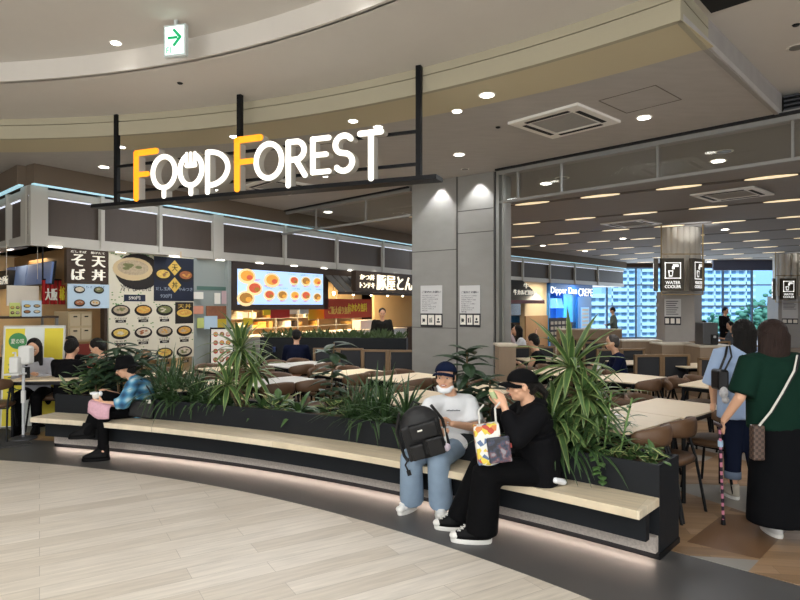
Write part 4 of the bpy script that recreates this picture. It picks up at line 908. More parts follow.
# --- water cooler pillars with hanging signs ---
def wcpillar(u, vtop, w_, label, facing):
    Yp = 600*2.0/(305-vtop); X = px(u, Yp)
    m = MB(); r = w_/2
    m.prism([(X-r, Yp-.05), (X+r*.25, Yp-r*.9), (X+r, Yp-.1), (X+r, Yp+r), (X-r, Yp+r)], 0, 2.0)
    m.mat(1)
    for k in range(9):
        a = PI+PI*k/8; m.lathe([(.10, 2.0), (.10, 3.65)], (X+(r-.08)*math.cos(a), Yp+(r-.12)*math.sin(a)*.8+.05, 0), 10)
    m.prism([(X-r*.85, Yp), (X+r*.85, Yp), (X+r*.8, Yp+r*.8), (X-r*.8, Yp+r*.8)], 2.0, 3.65)
    return m, X, Yp, r
pm = mat('pillar_panel', '#9c9892', .6, noise_amt=.08); pr = mat('pillar_ribs', '#cfc8bb', .45)
for i, (u, vt, w_) in enumerate(((682, 228, .93), (794, 254, 1.3))):
    m, X, Yp, r = wcpillar(u, vt, w_, '', 0); struct('wall_pillar_'+'ab'[i], m, [pm, pr])
    brass = mat('brass_rod', '#a08a62', .4, metal=.6)
    lab = ['nearer pillar, left', 'far right pillar'][i]
    t = thing('hanging_sign', ['water cooler signboards hung round the nearer hall pillar', 'water cooler signboard hung at the far right pillar'][i], 'sign', (X, Yp-r-.2, 1.98))
    zz0, zz1 = (2.0, 2.80) if i == 0 else (1.85, 2.65)
    Yf = Yp-r-.25; k = (r+.05); Xf = px(u, Yf)
    m = MB(); zc = zz1+.10
    for sx in (-1, 1): m.b2(Xf+sx*k-.012, Xf+sx*k+.012, Yf-.012, Yf+.012, zz0-.1, 3.65)
    m.b2(Xf-k, Xf+k, Yf-.012, Yf+.012, zc, zc+.025); m.b2(Xf-k, Xf+k, Yf-.012, Yf+.012, zz0-.1, zz0-.08)
    m.build('rod_frame', brass, t)
    bo = mat('sign_olive', '#4c463a', .6); wt = mat('sign_lit_white', (.98, .97, .93), .5, emit=.9)
    def board(xc, yc, w2, ang, nm='board'):
        M = Matrix.Translation((xc, yc, 0)) @ Matrix.Rotation(ang, 4, 'Z'); h = w2/2
        o = MB(M).b2(-h, h, -.05, .05, zz0, zz1).build(nm, bo, t)
        m = MB(M); s_ = h*.72; zc = (zz0+zz1)/2+.10
        for a in ((-s_, -s_+.02, zc-s_, zc+s_), (s_-.02, s_, zc-s_, zc+s_), (-s_, s_, zc-s_, zc-s_+.02), (-s_, s_, zc+s_-.02, zc+s_)): m.b2(a[0], a[1], -.056, -.05, a[2], a[3])
        m.add([(-s_*.6, -.056, zc), (s_*.05, -.056, zc), (-s_*.05, -.056, zc-s_*.75), (-s_*.5, -.056, zc-s_*.75)], [(0, 1, 2, 3)][::-1])
        m.b2(0, s_*.7, -.056, -.05, zc+s_*.45, zc+s_*.75); m.b2(-s_*.1, s_*.2, -.056, -.05, zc+s_*.15, zc+s_*.5)
        m.build('cup_and_tap_symbol', wt, o)
        m = MB(M); m.b2(-s_*.42, -s_*.1, -.058, -.056, zc-s_*.6, zc-s_*.12); m.build('cup_inside', bo, o)
        m = MB(M); put_text(m, 'WATER', -h*.66, h*.66, zz0+.165, zz0+.24, -.05, .006); put_text(m, 'COOLER', -h*.72, h*.72, zz0+.065, zz0+.14, -.05, .006); m.build('lettering', wt, o)
    if i == 0:
        board(px(671, Yf), Yf-.05, .55, 0); board(px(698, Yf), Yf+.05, .60, math.radians(38)); board(px(657.5, Yf), Yf+.1, .5, math.radians(-112))
    else:
        board(px(787, Yf), Yf-.05, .56, 0); board(px(775.5, Yf), Yf+.1, .5, math.radians(-118))
    Wl = Wall((X-r, Yp-.05), math.atan2(-(r*.9-.05), r*1.25)); uL = (664.5, 681) if i == 0 else (782, 798)
    def pn(u0, u1, v0, v1, label):
        xa, xb, za, zb = Wl.box(u0, u1, v0, v1, 0); t = Wl.thing('notice', label, 'notice', xa, 0, za)
        Wl.mb().b2(xa, xb, -.012, 0, za+.22, zb).build('sheet', MATS['paper_grey'], t); Wl.mb().b2(xa, xb, -.012, 0, za, za+.21).build('pictogram_plate', MATS['plate_dark'], t)
        m = Wl.mb(); q = (xb-xa)/3
        for j in range(3): m.b2(xa+q*j+.02, xa+q*(j+1)-.02, -.015, -.012, za+.04, za+.17)
        m.build('pictogram_field', pw_, t); m = Wl.mb()
        for j in range(7): m.b2(xa+.04, xb-.06-.03*(j % 3), -.014, -.012, zb-.07-j*.055, zb-.05-j*.055)
        m.build('text_lines', MATS['ink_grey'], t)
    pn(uL[0], uL[1], 299, 325 if i == 0 else 324, ['white notice with pictograms on the nearer water cooler pillar', 'white notice with pictograms on the far right pillar'][i])
    lamp('SPOT', 'pillar_uplight', (X, Yp-r-.55, 2.95), 30, NEUT, .05, rot=(math.radians(155), 0, 0), spot=1.6)
# ---------------------------------------------------------------- tables and chairs
GA = math.radians(42)                                     # the tables' long sides run this way
ttop = mat('table_oak', '#e3cfb0', .45, noise_amt=.07, scale=3, stretch=(8, 1, 1)); tedge = mat('table_edge_dark', '#1d1b1a', .5)
brown = mat('brown_leatherette', '#5f452f', .5, noise_amt=.08, scale=14); tpale = mat('table_pale', '#d9d6cf', .4)
def rbox(m, x0, x1, y0, y1, z0, z1, r=.03):
    """box with rounded plan corners"""
    pts = []
    for cx, cy, a in ((x1-r, y1-r, 0), (x0+r, y1-r, 90), (x0+r, y0+r, 180), (x1-r, y0+r, 270)):
        for k in range(5): t = math.radians(a+22.5*k); pts.append((cx+r*math.cos(t), cy+r*math.sin(t)))
    return m.prism(pts, z0, z1)
def make_table(pale=False, L_=.9, W_=.66):
    t = thing('dining_table', 'x', 'table'); e = MB(); rbox(e, -L_/2, L_/2, -W_/2, W_/2, .692, .706, .03); e.build('edge_band', tedge, t)
    m = MB(); rbox(m, -L_/2+.002, L_/2-.002, -W_/2+.002, W_/2-.002, .706, .72, .03); m.build('tabletop', tpale if pale else ttop, t)
    for sx in (-1, 1):
        for sy in (-1, 1): MB().tube([(sx*(L_/2-.05), sy*(W_/2-.05), 0), (sx*(L_/2-.05), sy*(W_/2-.05), .692)], .018, 8).build('leg', black, t)
    m = MB()
    for sy in (-1, 1): m.b2(-L_/2+.05, L_/2-.05, sy*(W_/2-.05)-.012, sy*(W_/2-.05)+.012, .655, .692)
    for sx in (-1, 1): m.b2(sx*(L_/2-.05)-.012, sx*(L_/2-.05)+.012, -W_/2+.05, W_/2-.05, .655, .692)
    m.build('apron', black, t)
    return t
def make_chair():                                          # local: sitter looks along +y
    t = thing('dining_chair', 'x', 'chair')
    m = MB(); pts = []
    for k in range(24):
        a = 2*PI*k/24; c, s = math.cos(a), math.sin(a); q = 3.2
        rr = (abs(c)**q+abs(s)**q)**(-1/q); pts.append((.215*c*rr, .205*s*rr))
    n = 24; vs = []; fs = []
    for f_, z in ((.90, .405), (1, .415), (1.02, .435), (.98, .455), (.80, .465), (.3, .468)):
        vs += [(p[0]*f_, p[1]*f_+.01, z) for p in pts]
    for i in range(5):
        for k in range(n): fs.append((i*n+k, i*n+(k+1) % n, (i+1)*n+(k+1) % n, (i+1)*n+k))
    fs += [tuple(range(n))[::-1], tuple(range(5*n, 6*n))]; m.add(vs, fs); m.build('seat', brown, t, smooth=True)
    # curved backrest band, thick in the middle
    m = MB(); vs = []; fs = []; N_ = 18; Kc = 10
    for i in range(N_+1):
        a = math.radians(205+130*i/N_); cx, cy = .245*math.cos(a), .06+.27*math.sin(a)
        u_ = (i/N_-.5)*2; th = .024*(1-.35*abs(u_)**3); hh = .075*(1-.45*abs(u_)**2.5); zc = .70-.012*abs(u_)
        if i in (0, N_): th *= .4; hh *= .6
        nx, ny = math.cos(a), math.sin(a)
        for k in range(Kc):
            b = 2*PI*k/Kc; cb, sb = math.cos(b), math.sin(b); e_ = (abs(cb)**2.6+abs(sb)**2.6)**(-1/2.6)
            vs.append((cx+nx*th*cb*e_, cy+ny*th*cb*e_, zc+hh*sb*e_))
    for i in range(N_):
        for k in range(Kc): fs.append((i*Kc+k, i*Kc+(k+1) % Kc, (i+1)*Kc+(k+1) % Kc, (i+1)*Kc+k))
    fs += [tuple(range(Kc))[::-1], tuple(range(N_*Kc, N_*Kc+Kc))]; m.add(vs, fs); m.build('backrest', brown, t, smooth=True)
    for sx in (-1, 1):
        MB().tube([(sx*.17, .17, .41), (sx*.205, .215, 0)], .012, 7).build('leg', black, t)
        MB().tube([(sx*.205, -.07, .69), (sx*.195, -.16, .42), (sx*.205, -.235, 0)], .012, 7).build('leg', black, t)
    m = MB(); m.tube([(-.17, .17, .40), (.17, .17, .40), (.195, -.16, .40), (-.195, -.16, .40), (-.17, .17, .40)], .009, 6); m.build('seat_frame', black, t)
    return t
wframe = mat('wood_frame', '#7d6345', .5, noise_amt=.12, scale=5, stretch=(1, 1, 8)); gpad = mat('charcoal_pad', '#2a2b2e', .8)
def make_box_chair():                                      # square wooden frame with charcoal pads
    t = thing('framed_chair', 'x', 'chair')
    MB().b2(-.21, .21, -.20, .20, .40, .46).build('seat', gpad, t, bevel=.015); MB().b2(-.18, .18, -.225, -.195, .47, .86).build('backrest', gpad, t, bevel=.01)
    m = MB()
    for sx in (-1, 1): m.b2(sx*.205-.02, sx*.205+.02, -.235, -.19, .40, .88)
    m.b2(-.225, .225, -.235, -.19, .86, .895); m.build('back_frame', wframe, t)
    for sx in (-1, 1):
        for y in (-.21, .19): MB().b2(sx*.195-.017, sx*.195+.017, y-.017, y+.017, 0, .40).build('leg', wframe, t)
    return t
protoT, protoTp, protoC, protoB = make_table(), make_table(True), make_chair(), make_box_chair(); used = {}
def place(proto, x, y, rz, label, cat, group=None):
    o = proto if proto.name not in used else copy_tree(proto); used[proto.name] = 1
    o.location = (x, y, 0); o.rotation_euler = (0, 0, rz); o['label'] = label; o['category'] = cat
    if group: o['group'] = group
    elif 'group' in o: del o['group']
    return o
def tset(u, v, desc, who='1111', ang=None, pale=False, kind=None, gap=.25):
    """a table with its top's centre seen at (u, v), and chairs on its long sides: near pair (left, right), far pair (left, right)"""
    a = GA if ang is None else ang; c = P(u, v, .72); K_ = kind or protoC
    place(protoTp if pale else protoT, c.x, c.y, a, ('pale-topped ' if pale else 'wooden ')+'table '+desc, 'table', 'tables in the seating area')
    short = ' '.join(desc.split(',')[0].split()[:7]); d = Vector((math.cos(a), math.sin(a))); n = Vector((-d.y, d.x)); cn = 'brown chair' if K_ is protoC else 'framed charcoal chair'
    for i, (sn, sd_, lab) in enumerate(((-1, -1, 'near left seat'), (-1, 1, 'near right seat'), (1, -1, 'far left seat'), (1, 1, 'far right seat'))):
        if who[i] != '1': continue
        jit = R.uniform(-.02, .02); p = Vector((c.x, c.y))+d*(sd_*.225)+n*(sn*(gap+jit+.06))
        place(K_, p.x, p.y, a+(0 if sn < 0 else PI)+R.uniform(-.06, .06), f'{cn}, {lab}, at the table {short}', 'chair', 'chairs in the seating area')
GRP = None
tset(671, 407, 'behind the planter end, nearest the two walking women', '0111')
tset(617, 419, 'just behind the tall variegated plant, nearest the planter', '1100')
tset(627, 377.5, 'second from the planter behind the tall variegated plant', '1111')
tset(722, 384, 'half hidden by the woman in the blue shirt', '1111')
tset(500, 388, 'between the pier and the cap-wearing person in black')
tset(413, 397, 'behind the person with the white T-shirt', '0011')
tset(410, 377, 'left of the pier, directly behind the white T-shirt person')
tset(352, 372.5, 'behind the dark-leaved rubber plant', )
tset(278, 381, 'behind the tall dracaena on the left', pale=True)
tset(205, 384, 'between the two big strap-leaved plants left of centre', '0011')
tset(300, 364, 'in the second row, in front of the low herb planter', pale=True)
tset(234, 368, 'in front of the small black menu stand')
tset(57, 377, 'beside the left end of the bench', '0011', ang=.1)
tset(80, 363, 'where the two people in black sit, before the timber sign', '0000', ang=.5)
tset(160, 375, 'behind the person in plaid, under the cream menu board', '1111')
tset(560, 371, 'in the middle row behind the tall variegated plant', '1111')
tset(640, 362, 'in front of the long wooden counter', '1111', kind=protoB, ang=math.radians(8), gap=.36)
tset(545, 359, 'where the man in the dark sweater sits', '0011', kind=protoB, ang=math.radians(8), gap=.36)
tset(700, 365, 'in front of the water dispenser counter', '1100', kind=protoB, ang=math.radians(8), gap=.36)
tset(510, 352, 'beside the beige wall, where the woman in white sits', '1100', kind=protoB, ang=math.radians(8), gap=.36)
tset(590, 348, 'in the far row before the blue stand', '1111', kind=protoB, ang=math.radians(8), gap=.36)
tset(776, 372, 'at the right edge behind the woman in green', '0011', kind=protoB, ang=math.radians(8), gap=.36)
tset(730, 352, 'far back, right of the nearer water cooler pillar', '1111', kind=protoB, ang=math.radians(8), gap=.36)
tset(345, 355, 'right in front of the low herb planter', '1100', kind=protoB, ang=math.radians(-6), gap=.36)
tset(393, 357, 'left of the pier by the low herb planter', '1100', kind=protoB, ang=math.radians(-6), gap=.36)
# two lone chairs by the left edge
p = P(4, 372, .74); place(protoC, -4.98, 7.35, .3, 'brown curved-back chair cut by the left edge of the picture', 'chair')
p = P(690, 437, .44); 
# wooden counters and partition
cw = mat('counter_wood', '#8f7a63', .5, noise_amt=.12, scale=3, stretch=(7, 7, .6)); ctop = mat('counter_cream', '#c9bda8', .4)
def counter(name, label, cat, u0, u1, v, z, Y, depth, rz=0):
    x0, x1 = px(u0, Y), px(u1, Y); t = thing(name, label, cat, ((x0+x1)/2, Y+depth/2, 0))
    MB().b2(x0, x1, Y, Y+depth, 0, z-.03).build('body', cw, t); MB().b2(x0-.02, x1+.02, Y-.02, Y+depth+.02, z-.03, z).build('worktop', ctop, t); return t
counter('wooden_counter', 'long pale wooden counter in front of the nearer water cooler pillar', 'counter', 662, 699, 0, .93, 11.2, .5)
counter('wooden_counter', 'wooden counter block carrying the black water dispenser', 'counter', 700, 736, 0, .93, 10.6, .7)
counter('wooden_counter', 'low wooden partition counter left of the pillar, behind the man in dark', 'counter', 622, 661, 0, .95, 12.0, .4)
counter('wooden_counter', 'distant wooden partition counter before the far window', 'counter', 560, 622, 0, .95, 17.5, .4)
counter('wooden_partition', 'wooden partition standing against the concrete pier on its right', 'partition', 499, 516, 0, 1.12, 8.1, .35)
x = px(712, 10.75); t = thing('water_dispenser', 'black water dispenser standing on the wooden counter', 'water dispenser', (x, 10.9, .93))
MB().b2(x-.135, x+.135, 10.8, 11.1, .93, 1.33).build('body', mat('dispenser_black', '#3b3a3a', .35), t, bevel=.01); MB().b2(x+.01, x+.12, 10.76, 10.80, .95, 1.12).build('tap_bay', dark, t); MB().b2(x+.03, x+.07, 10.74, 10.78, 1.06, 1.10).build('tap', alu, t)
# left: hand sanitizer stand
sx, sy = -4.62, 7.36
t = thing('sanitizer_stand', 'white hand sanitizer stand on a dark mat at the far left', 'sanitizer stand', (sx, sy, 0)); plast = mat('white_plastic', '#d9d9d6', .4)
MB().lathe([(.15, 0), (.15, .012), (.03, .03), (.02, .05)], (sx, sy, .012), 24).build('base', mat('base_grey', '#55565a', .4, metal=.5), t)
MB().tube([(sx, sy, .04), (sx, sy, .88)], .017, 12).build('pole', mat('pole_white', '#c4c6c8', .4), t); MB().tube([(sx, sy, .45), (sx, sy, .60)], .026, 12).build('collar', plast, t)
MB().b2(sx-.12, sx-.01, sy-.10, sy, .82, 1.02).build('bottle', plast, t, bevel=.02); MB().b2(sx-.06, sx+.09, sy-.03, sy+.09, .92, 1.15).build('dispenser', plast, t, bevel=.03); MB().b2(sx-.15, sx+.03, sy-.14, sy+.02, .80, .82).build('tray', plast, t, bevel=.004)
MB().tube([(sx-.065, sy-.05, 1.02), (sx-.065, sy-.05, 1.07), (sx-.065, sy-.10, 1.07)], .010, 8).build('pump', plast, t)
# small things on tables
def cup(x, y, z, label, m_=None, h=.09, r=.033):
    o = MB().lathe([(r*.75, 0), (r, h), (r*.9, h), (r*.65, .008)], (x, y, z), 14).build('cup', m_ or plast, smooth=False); return tag(o, label, 'cup')
p = P(599, 371.5, .72); cup(p.x, p.y, .72, 'small white cup on the table behind the tall variegated plant')
p = P(274, 352, .72); cup(p.x, p.y, .72, 'small dark cup on the table by the low herb planter', mat('cup_navy', '#26345c', .4), .10, .04)
p = P(92, 358, .72); cup(p.x, p.y, .72, 'clear glass on the table of the two people in black', gt, .13, .035)
p = P(600, 417, .72); t = thing('tray', 'pale grey tray with folded paper on the table nearest the planter', 'tray', (p.x, p.y, .72)); m = MB(Matrix.Translation((p.x, p.y, 0)) @ Matrix.Rotation(GA, 4, 'Z')); rbox(m, -.17, .17, -.13, .13, .72, .735); m.build('plate', tpale, t); MB(Matrix.Translation((p.x, p.y, 0)) @ Matrix.Rotation(GA+.4, 4, 'Z')).b2(-.1, .1, -.07, .07, .735, .742).build('paper', plast, t)
# ---------------------------------------------------------------- plants in the planter
def leaf_mat(name, c, c2=None, rough=.45):
    """green leaf; c2 = colour of the cream margin (by the leaf's own width coordinate in the uv-like attribute)"""
    m, nt, b = nodes(name); N = nt.nodes.new; K = nt.links.new
    n = N('ShaderNodeTexNoise'); n.inputs['Scale'].default_value = 9; tc = N('ShaderNodeTexCoord'); K(tc.outputs['Object'], n.inputs['Vector'])
    mx = N('ShaderNodeMix'); mx.data_type = 'RGBA'; cc = rgb(c); mx.inputs[6].default_value = (*[q*.55 for q in cc], 1); mx.inputs[7].default_value = (*[min(1, q*1.5) for q in cc], 1); K(n.outputs['Fac'], mx.inputs[0])
    K(mx.outputs[2], b.inputs['Base Color']); b.inputs['Roughness'].default_value = rough
    return m
g_deep = leaf_mat('leaf_deep', '#2f4629'); g_mid = leaf_mat('leaf_mid', '#456234'); g_edge = leaf_mat('leaf_cream_edge', '#7f8f55'); g_rub = leaf_mat('leaf_rubber', '#2c422b', rough=.5); g_pale = leaf_mat('leaf_pale', '#a9ad72')
stem_m = mat('plant_stem', '#6b5a40', .8)
def blade(m, base, dirv, L_, w_, droop, rr, edge=True, ns=7, fold=.25, shape='strap'):
    """one arching leaf: base point, outward direction (unit), length, half width, droop"""
    b = Vector(base); d = Vector(dirv).normalized(); step = L_/ns; pts = []; p = b.copy(); dd = d.copy()
    for i in range(ns+1):
        pts.append((p.copy(), dd.copy())); p = p+dd*step; dd = (dd+Vector((0, 0, -droop/ns))).normalized()
    side = Vector((-d.y, d.x, 0)); side = side.normalized() if side.length > 1e-3 else Vector((1, 0, 0))
    rows = []
    for i, (q, dq) in enumerate(pts):
        t = i/ns
        if shape == 'strap': f = min(1, .45+2.2*t)*(1-max(0, (t-.45)/.55)**1.6)
        else: f = math.sin(PI*min(1, .06+t*.94))**.8
        ww = max(w_*f, .0008); up = side.cross(dq).normalized()
        if edge: rows.append([q+side*ww+up*ww*fold, q+side*ww*.66+up*ww*fold*.5, q, q-side*ww*.66+up*ww*fold*.5, q-side*ww+up*ww*fold])
        else: rows.append([q+side*ww+up*ww*fold, q, q-side*ww+up*ww*fold])
    k = len(rows[0]); n0 = len(m.v); m.v += [tuple(v) for r in rows for v in r]
    for i in range(ns):
        for j in range(k-1):
            m.f.append([n0+i*k+j, n0+i*k+j+1, n0+(i+1)*k+j+1, n0+(i+1)*k+j]); m.mi.append(1 if (edge and j in (0, k-2)) else 0)
def whorl(m, c, n, L_, w_, rr, up0=-.2, up1=1.3, droop=1.2, edge=True, shape='strap'):
    for i in range(n):
        a = 2.4*i+rr.uniform(-.3, .3); e = up0+(up1-up0)*i/n
        blade(m, c, (math.cos(a)*math.cos(e), math.sin(a)*math.cos(e), math.sin(e)), L_*rr.uniform(.75, 1.1), w_*rr.uniform(.8, 1.1), droop*rr.uniform(.6, 1.2), rr, edge, shape=shape)
def at_arc(u, Rr=13.80):
    k = (u-400)/600; a_ = 1+k*k; b_ = -2*(k*CP[0]+CP[1]); c_ = CP[0]**2+CP[1]**2-Rr*Rr
    Y = (-b_+math.sqrt(b_*b_-4*a_*c_))/(2*a_); return k*Y, Y
def plant(kind, u, vtop, label, seed, scale=1, Rr=13.80, lean=(0, 0)):
    x, y = at_arc(u, Rr); H = pz(vtop, y)-.56; rr = random.Random(seed); t = thing('potted_plant', label, 'plant', (x, y, .56)); m = MB(); z0 = .56; s = scale
    if kind == 'dracaena':
        st_ = MB(); heads = [(0, 0, H*.70), (.10*s, .03, H*.42), (-.09*s, -.02, H*.28)]
        for hx, hy, hz in heads: st_.tube([(x, y, z0-.03), (x+hx*.6, y+hy, z0+hz*.5), (x+hx, y+hy, z0+hz)], .014, 7)
        st_.build('stem', stem_m, t)
        for j, (hx, hy, hz) in enumerate(heads): whorl(m, (x+hx, y+hy, z0+hz), 42 if j == 0 else 30, H*.42*s if j == 0 else H*.36*s, .021*s, rr, -.7, 1.35, 1.3)
        m.build('foliage', [g_mid, g_edge], t)
    elif kind == 'grass':
        for k in range(6):
            q_ = rr.uniform(-.20, .20)*s; whorl(m, (x+q_*.8, y-q_*.5+rr.uniform(-.06, .06), z0), 20, H*1.55, .012*s, rr, .35, 1.5, 1.7)
        m.build('foliage', [g_deep, g_mid], t)
    elif kind == 'fern':
        whorl(m, (x, y, z0), 26, max(H*1.3, .2)*s, .035*s, rr, -.1, 1.3, 1.7, shape='oval'); m.build('foliage', [g_mid, g_deep], t)
    elif kind == 'broad':
        st_ = MB(); st_.tube([(x, y, z0-.03), (x+lean[0]*.5, y, z0+H*.5), (x+lean[0], y+lean[1], z0+H*.92)], .009, 6); st_.build('stem', stem_m, t)
        n_ = int(30*s)
        for i in range(n_):
            f = .25+.7*i/n_; a = 2.4*i; e = rr.uniform(-.1, .6); c = (x+lean[0]*f, y+lean[1]*f, z0+H*f)
            blade(m, c, (math.cos(a)*math.cos(e), math.sin(a)*math.cos(e), math.sin(e)), 25e-2*s**.3*rr.uniform(.7, 1.15), .052*rr.uniform(.8, 1.1), .9, rr, False, shape='oval')
        m.build('foliage', g_rub, t)
    elif kind == 'pothos':
        for i in range(int(40*s)):
            a = rr.uniform(0, 6.3); e = rr.uniform(0, 1.2); q = rr.uniform(0, .16*s); c = (x+q*math.cos(a), y+q*math.sin(a)*.5, z0+rr.uniform(.0, H*.75))
            blade(m, c, (math.cos(a)*math.cos(e), math.sin(a)*math.cos(e), math.sin(e)), .13*rr.uniform(.7, 1.2), .038, 1.0, rr, rr.random() < .5, shape='oval')
        m.build('foliage', [g_mid, g_pale], t)
    elif kind == 'bamboo':
        st_ = MB(); st_.tube([(x, y, z0-.02), (x+lean[0]*.6, y, z0+H*.6), (x+lean[0], y, z0+H)], .007, 6); st_.build('stem', mat('green_stem', '#6a8a4a', .6), t)
        for i in range(9):
            f = .25+.75*i/9; a = 2.4*i; c = (x+lean[0]*f, y, z0+H*f); blade(m, c, (math.cos(a)*.8, math.sin(a)*.8, .6), .15, .016, 1.2, rr, False)
        m.build('foliage', g_mid, t)
    elif kind == 'creeper':
        for i in range(int(70*s)):
            q = rr.uniform(-.28, .28)*s; w2 = rr.uniform(-.1, .1); a = rr.uniform(0, 6.3); e = rr.uniform(-.2, 1.0); dx, dy = q*.78, -q*.62
            blade(m, (x+dx+w2*.5, y+dy+w2*.7, z0+rr.uniform(.0, .09)), (math.cos(a)*math.cos(e), math.sin(a)*math.cos(e), math.sin(e)), rr.uniform(.06, .13), .02, .9, rr, rr.random() < .3, 5, shape='oval')
        m.build('foliage', [g_mid, g_pale], t)
    elif kind == 'vine':
        pr_ = 13.585; xv, yv = at_arc(u, pr_-.02); st_ = MB(); top = Vector(at_arc(u, 13.7)+(.60,)); pts = [top, Vector((xv, yv, .63)), Vector((xv+.01, yv-.01, .52)), Vector((xv+.03, yv-.02, .45))]
        st_.tube(pts, .004, 5); st_.build('stem', mat('green_stem', '#6a8a4a', .6), t)
        for i in range(7):
            f = i/6; c = pts[1].lerp(pts[3], f); a = rr.uniform(-2.8, -.6); blade(m, c, (math.cos(a)*.7, math.sin(a)*.7, .3), .09, .03, 1.5, rr, False, 5, shape='oval')
        m.build('foliage', g_mid, t)
    return t
plant('pothos', 73, 366, 'small variegated leafy plant at the left end of the planter', 1, .7)
plant('broad', 96, 352, 'dark leafy plant left of the person in the bucket hat', 2, 1.3)
plant('pothos', 92, 362, 'cream-spotted plant low behind the crossed knee of the person in plaid', 3, 1.1)
plant('broad', 118, 341, 'tall dark drooping plant directly behind the bucket hat', 4, 1.6)
plant('broad', 142, 347, 'dark leafy plant just right of the bucket hat', 5, 1.3)
plant('grass', 166, 366, 'clump of dark narrow leaves nearest the plaid shirt', 6, 1.0)
plant('grass', 184, 372, 'clump of dark narrow leaves, middle of the three left of the tall dracaena', 7, 1.1)
plant('grass', 204, 378, 'clump of dark narrow leaves next to the tall dracaena on its left', 8, 1.0)
plant('dracaena', 240, 325, 'tall variegated strap-leaved plant left of centre, under the orange sign letter', 9, 1.35)
plant('grass', 222, 385, 'low striped leaves at the foot of the tall left dracaena', 10, .8)
plant('fern', 262, 386, 'small bright green plant right of the tall left dracaena', 11, .8)
plant('pothos', 279, 392, 'small pale leafy plant between dracaena and broad-leaved fern', 12, .8)
plant('fern', 299, 389, 'broad fan-leaved plant hanging slightly over the planter edge, left of centre', 13, 1.0)
plant('broad', 330, 336, 'thin rubber plant with dark glossy leaves left of the hanging black cables', 14, 1.0, lean=(.04, 0))
tag(bpy.data.objects[[o.name for o in bpy.data.objects if o.name.startswith('potted_plant')][-1]], 'thin tall rubber plant with dark glossy leaves, left of the white T-shirt person')
plant('pothos', 336, 393, 'variegated plant trailing over the edge below the thin rubber plant', 15, .9)
plant('grass', 357, 388, 'low striped clump right of the thin rubber plant', 16, .7)
plant('grass', 384, 384, 'round arching grassy clump left of the white T-shirt person', 17, 1.35)
plant('broad', 467, 343, 'dark glossy rubber plant between the two seated people with caps', 18, 1.6, Rr=13.92)
plant('broad', 490, 372, 'bushy dark plant low between the two people with caps', 19, 1.0, Rr=13.92)
plant('grass', 548, 395, 'low clump hidden mostly behind the person in black', 20, .9)
plant('dracaena', 571, 331, 'largest variegated strap-leaved plant, right behind the person in black', 21, 1.35)
plant('dracaena', 585, 372, 'shorter variegated strap-leaved plant at the foot of the largest one', 22, 1.2)
plant('grass', 566, 398, 'dense striped clump below the largest variegated plant', 23, 1.1)
plant('bamboo', 603, 392, 'slender bare-stemmed plant with few leaves right of the largest dracaena', 24, 1, lean=(.06, 0))
plant('bamboo', 618, 398, 'slender lucky bamboo plant nearest the planter end', 25, 1, lean=(.10, 0))
plant('creeper', 613, 450, 'low creeping green plants covering the soil near the planter end', 26, 1.0)
plant('creeper', 638, 455, 'low pale creeping plants in the very end of the planter', 27, .7)
plant('vine', 597, 460, 'short vine hanging down the planter front above the seat', 28)
# ---------------------------------------------------------------- people
skin = mat('skin', '#d9a98a', .55, noise_amt=.04, scale=20); skin2 = mat('skin_shadow', '#c79a7e', .55)
hair_m = mat('hair_black', '#14110f', .6, noise_amt=.4, scale=22, stretch=(6, 6, .35), bump=.9, spec=.25); hair_b = mat('hair_brown', '#2a1c17', .6, noise_amt=.5, scale=22, stretch=(6, 6, .3), bump=.9, spec=.25)
lip = mat('lips', '#a8554c', .5); eye_m = mat('eye_dark', '#15100e', .2); brow = mat('brow', '#241a15', .7); eye_w = mat('eye_white', '#e6e0da', .3)
def fabric(name, c, bump=.35, scale=9, rough=.85, na=.08): return mat(name, c, rough, noise_amt=na, scale=scale, bump=bump, spec=.12)
tee = fabric('white_cotton', '#e2e4e6'); blackc = fabric('black_cotton', '#0d0d10', .5); black2 = fabric('black_trousers', '#08080a', .4); denim = fabric('light_denim', '#8b9fb4', .4, 7, na=.22); navyj = fabric('dark_denim', '#1a2136'); green_t = fabric('dark_green_jersey', '#0e2a20', .4); blueshirt = fabric('light_blue_shirt', '#a3b8d8', .5); capnavy = fabric('cap_navy', '#111a33', .1); capblack = fabric('cap_black', '#0a0a0c', .1)
shoe_w = mat('shoe_white', '#dcdcda', .5); shoe_b = mat('shoe_black', '#0a0a0b', .6, spec=.15); sole_w = mat('sole_white', '#e2e0da', .6); whitecloth = mat('mask_white', '#e8ebee', .8)
V = Vector
def axes(f):
    f = V(f).normalized(); r = f.cross(V((0, 0, 1))).normalized(); u = r.cross(f).normalized(); return f, r, u   # forward, right, up
def Qm(r, f, u): return Matrix(((r.x, f.x, u.x), (r.y, f.y, u.y), (r.z, f.z, u.z)))
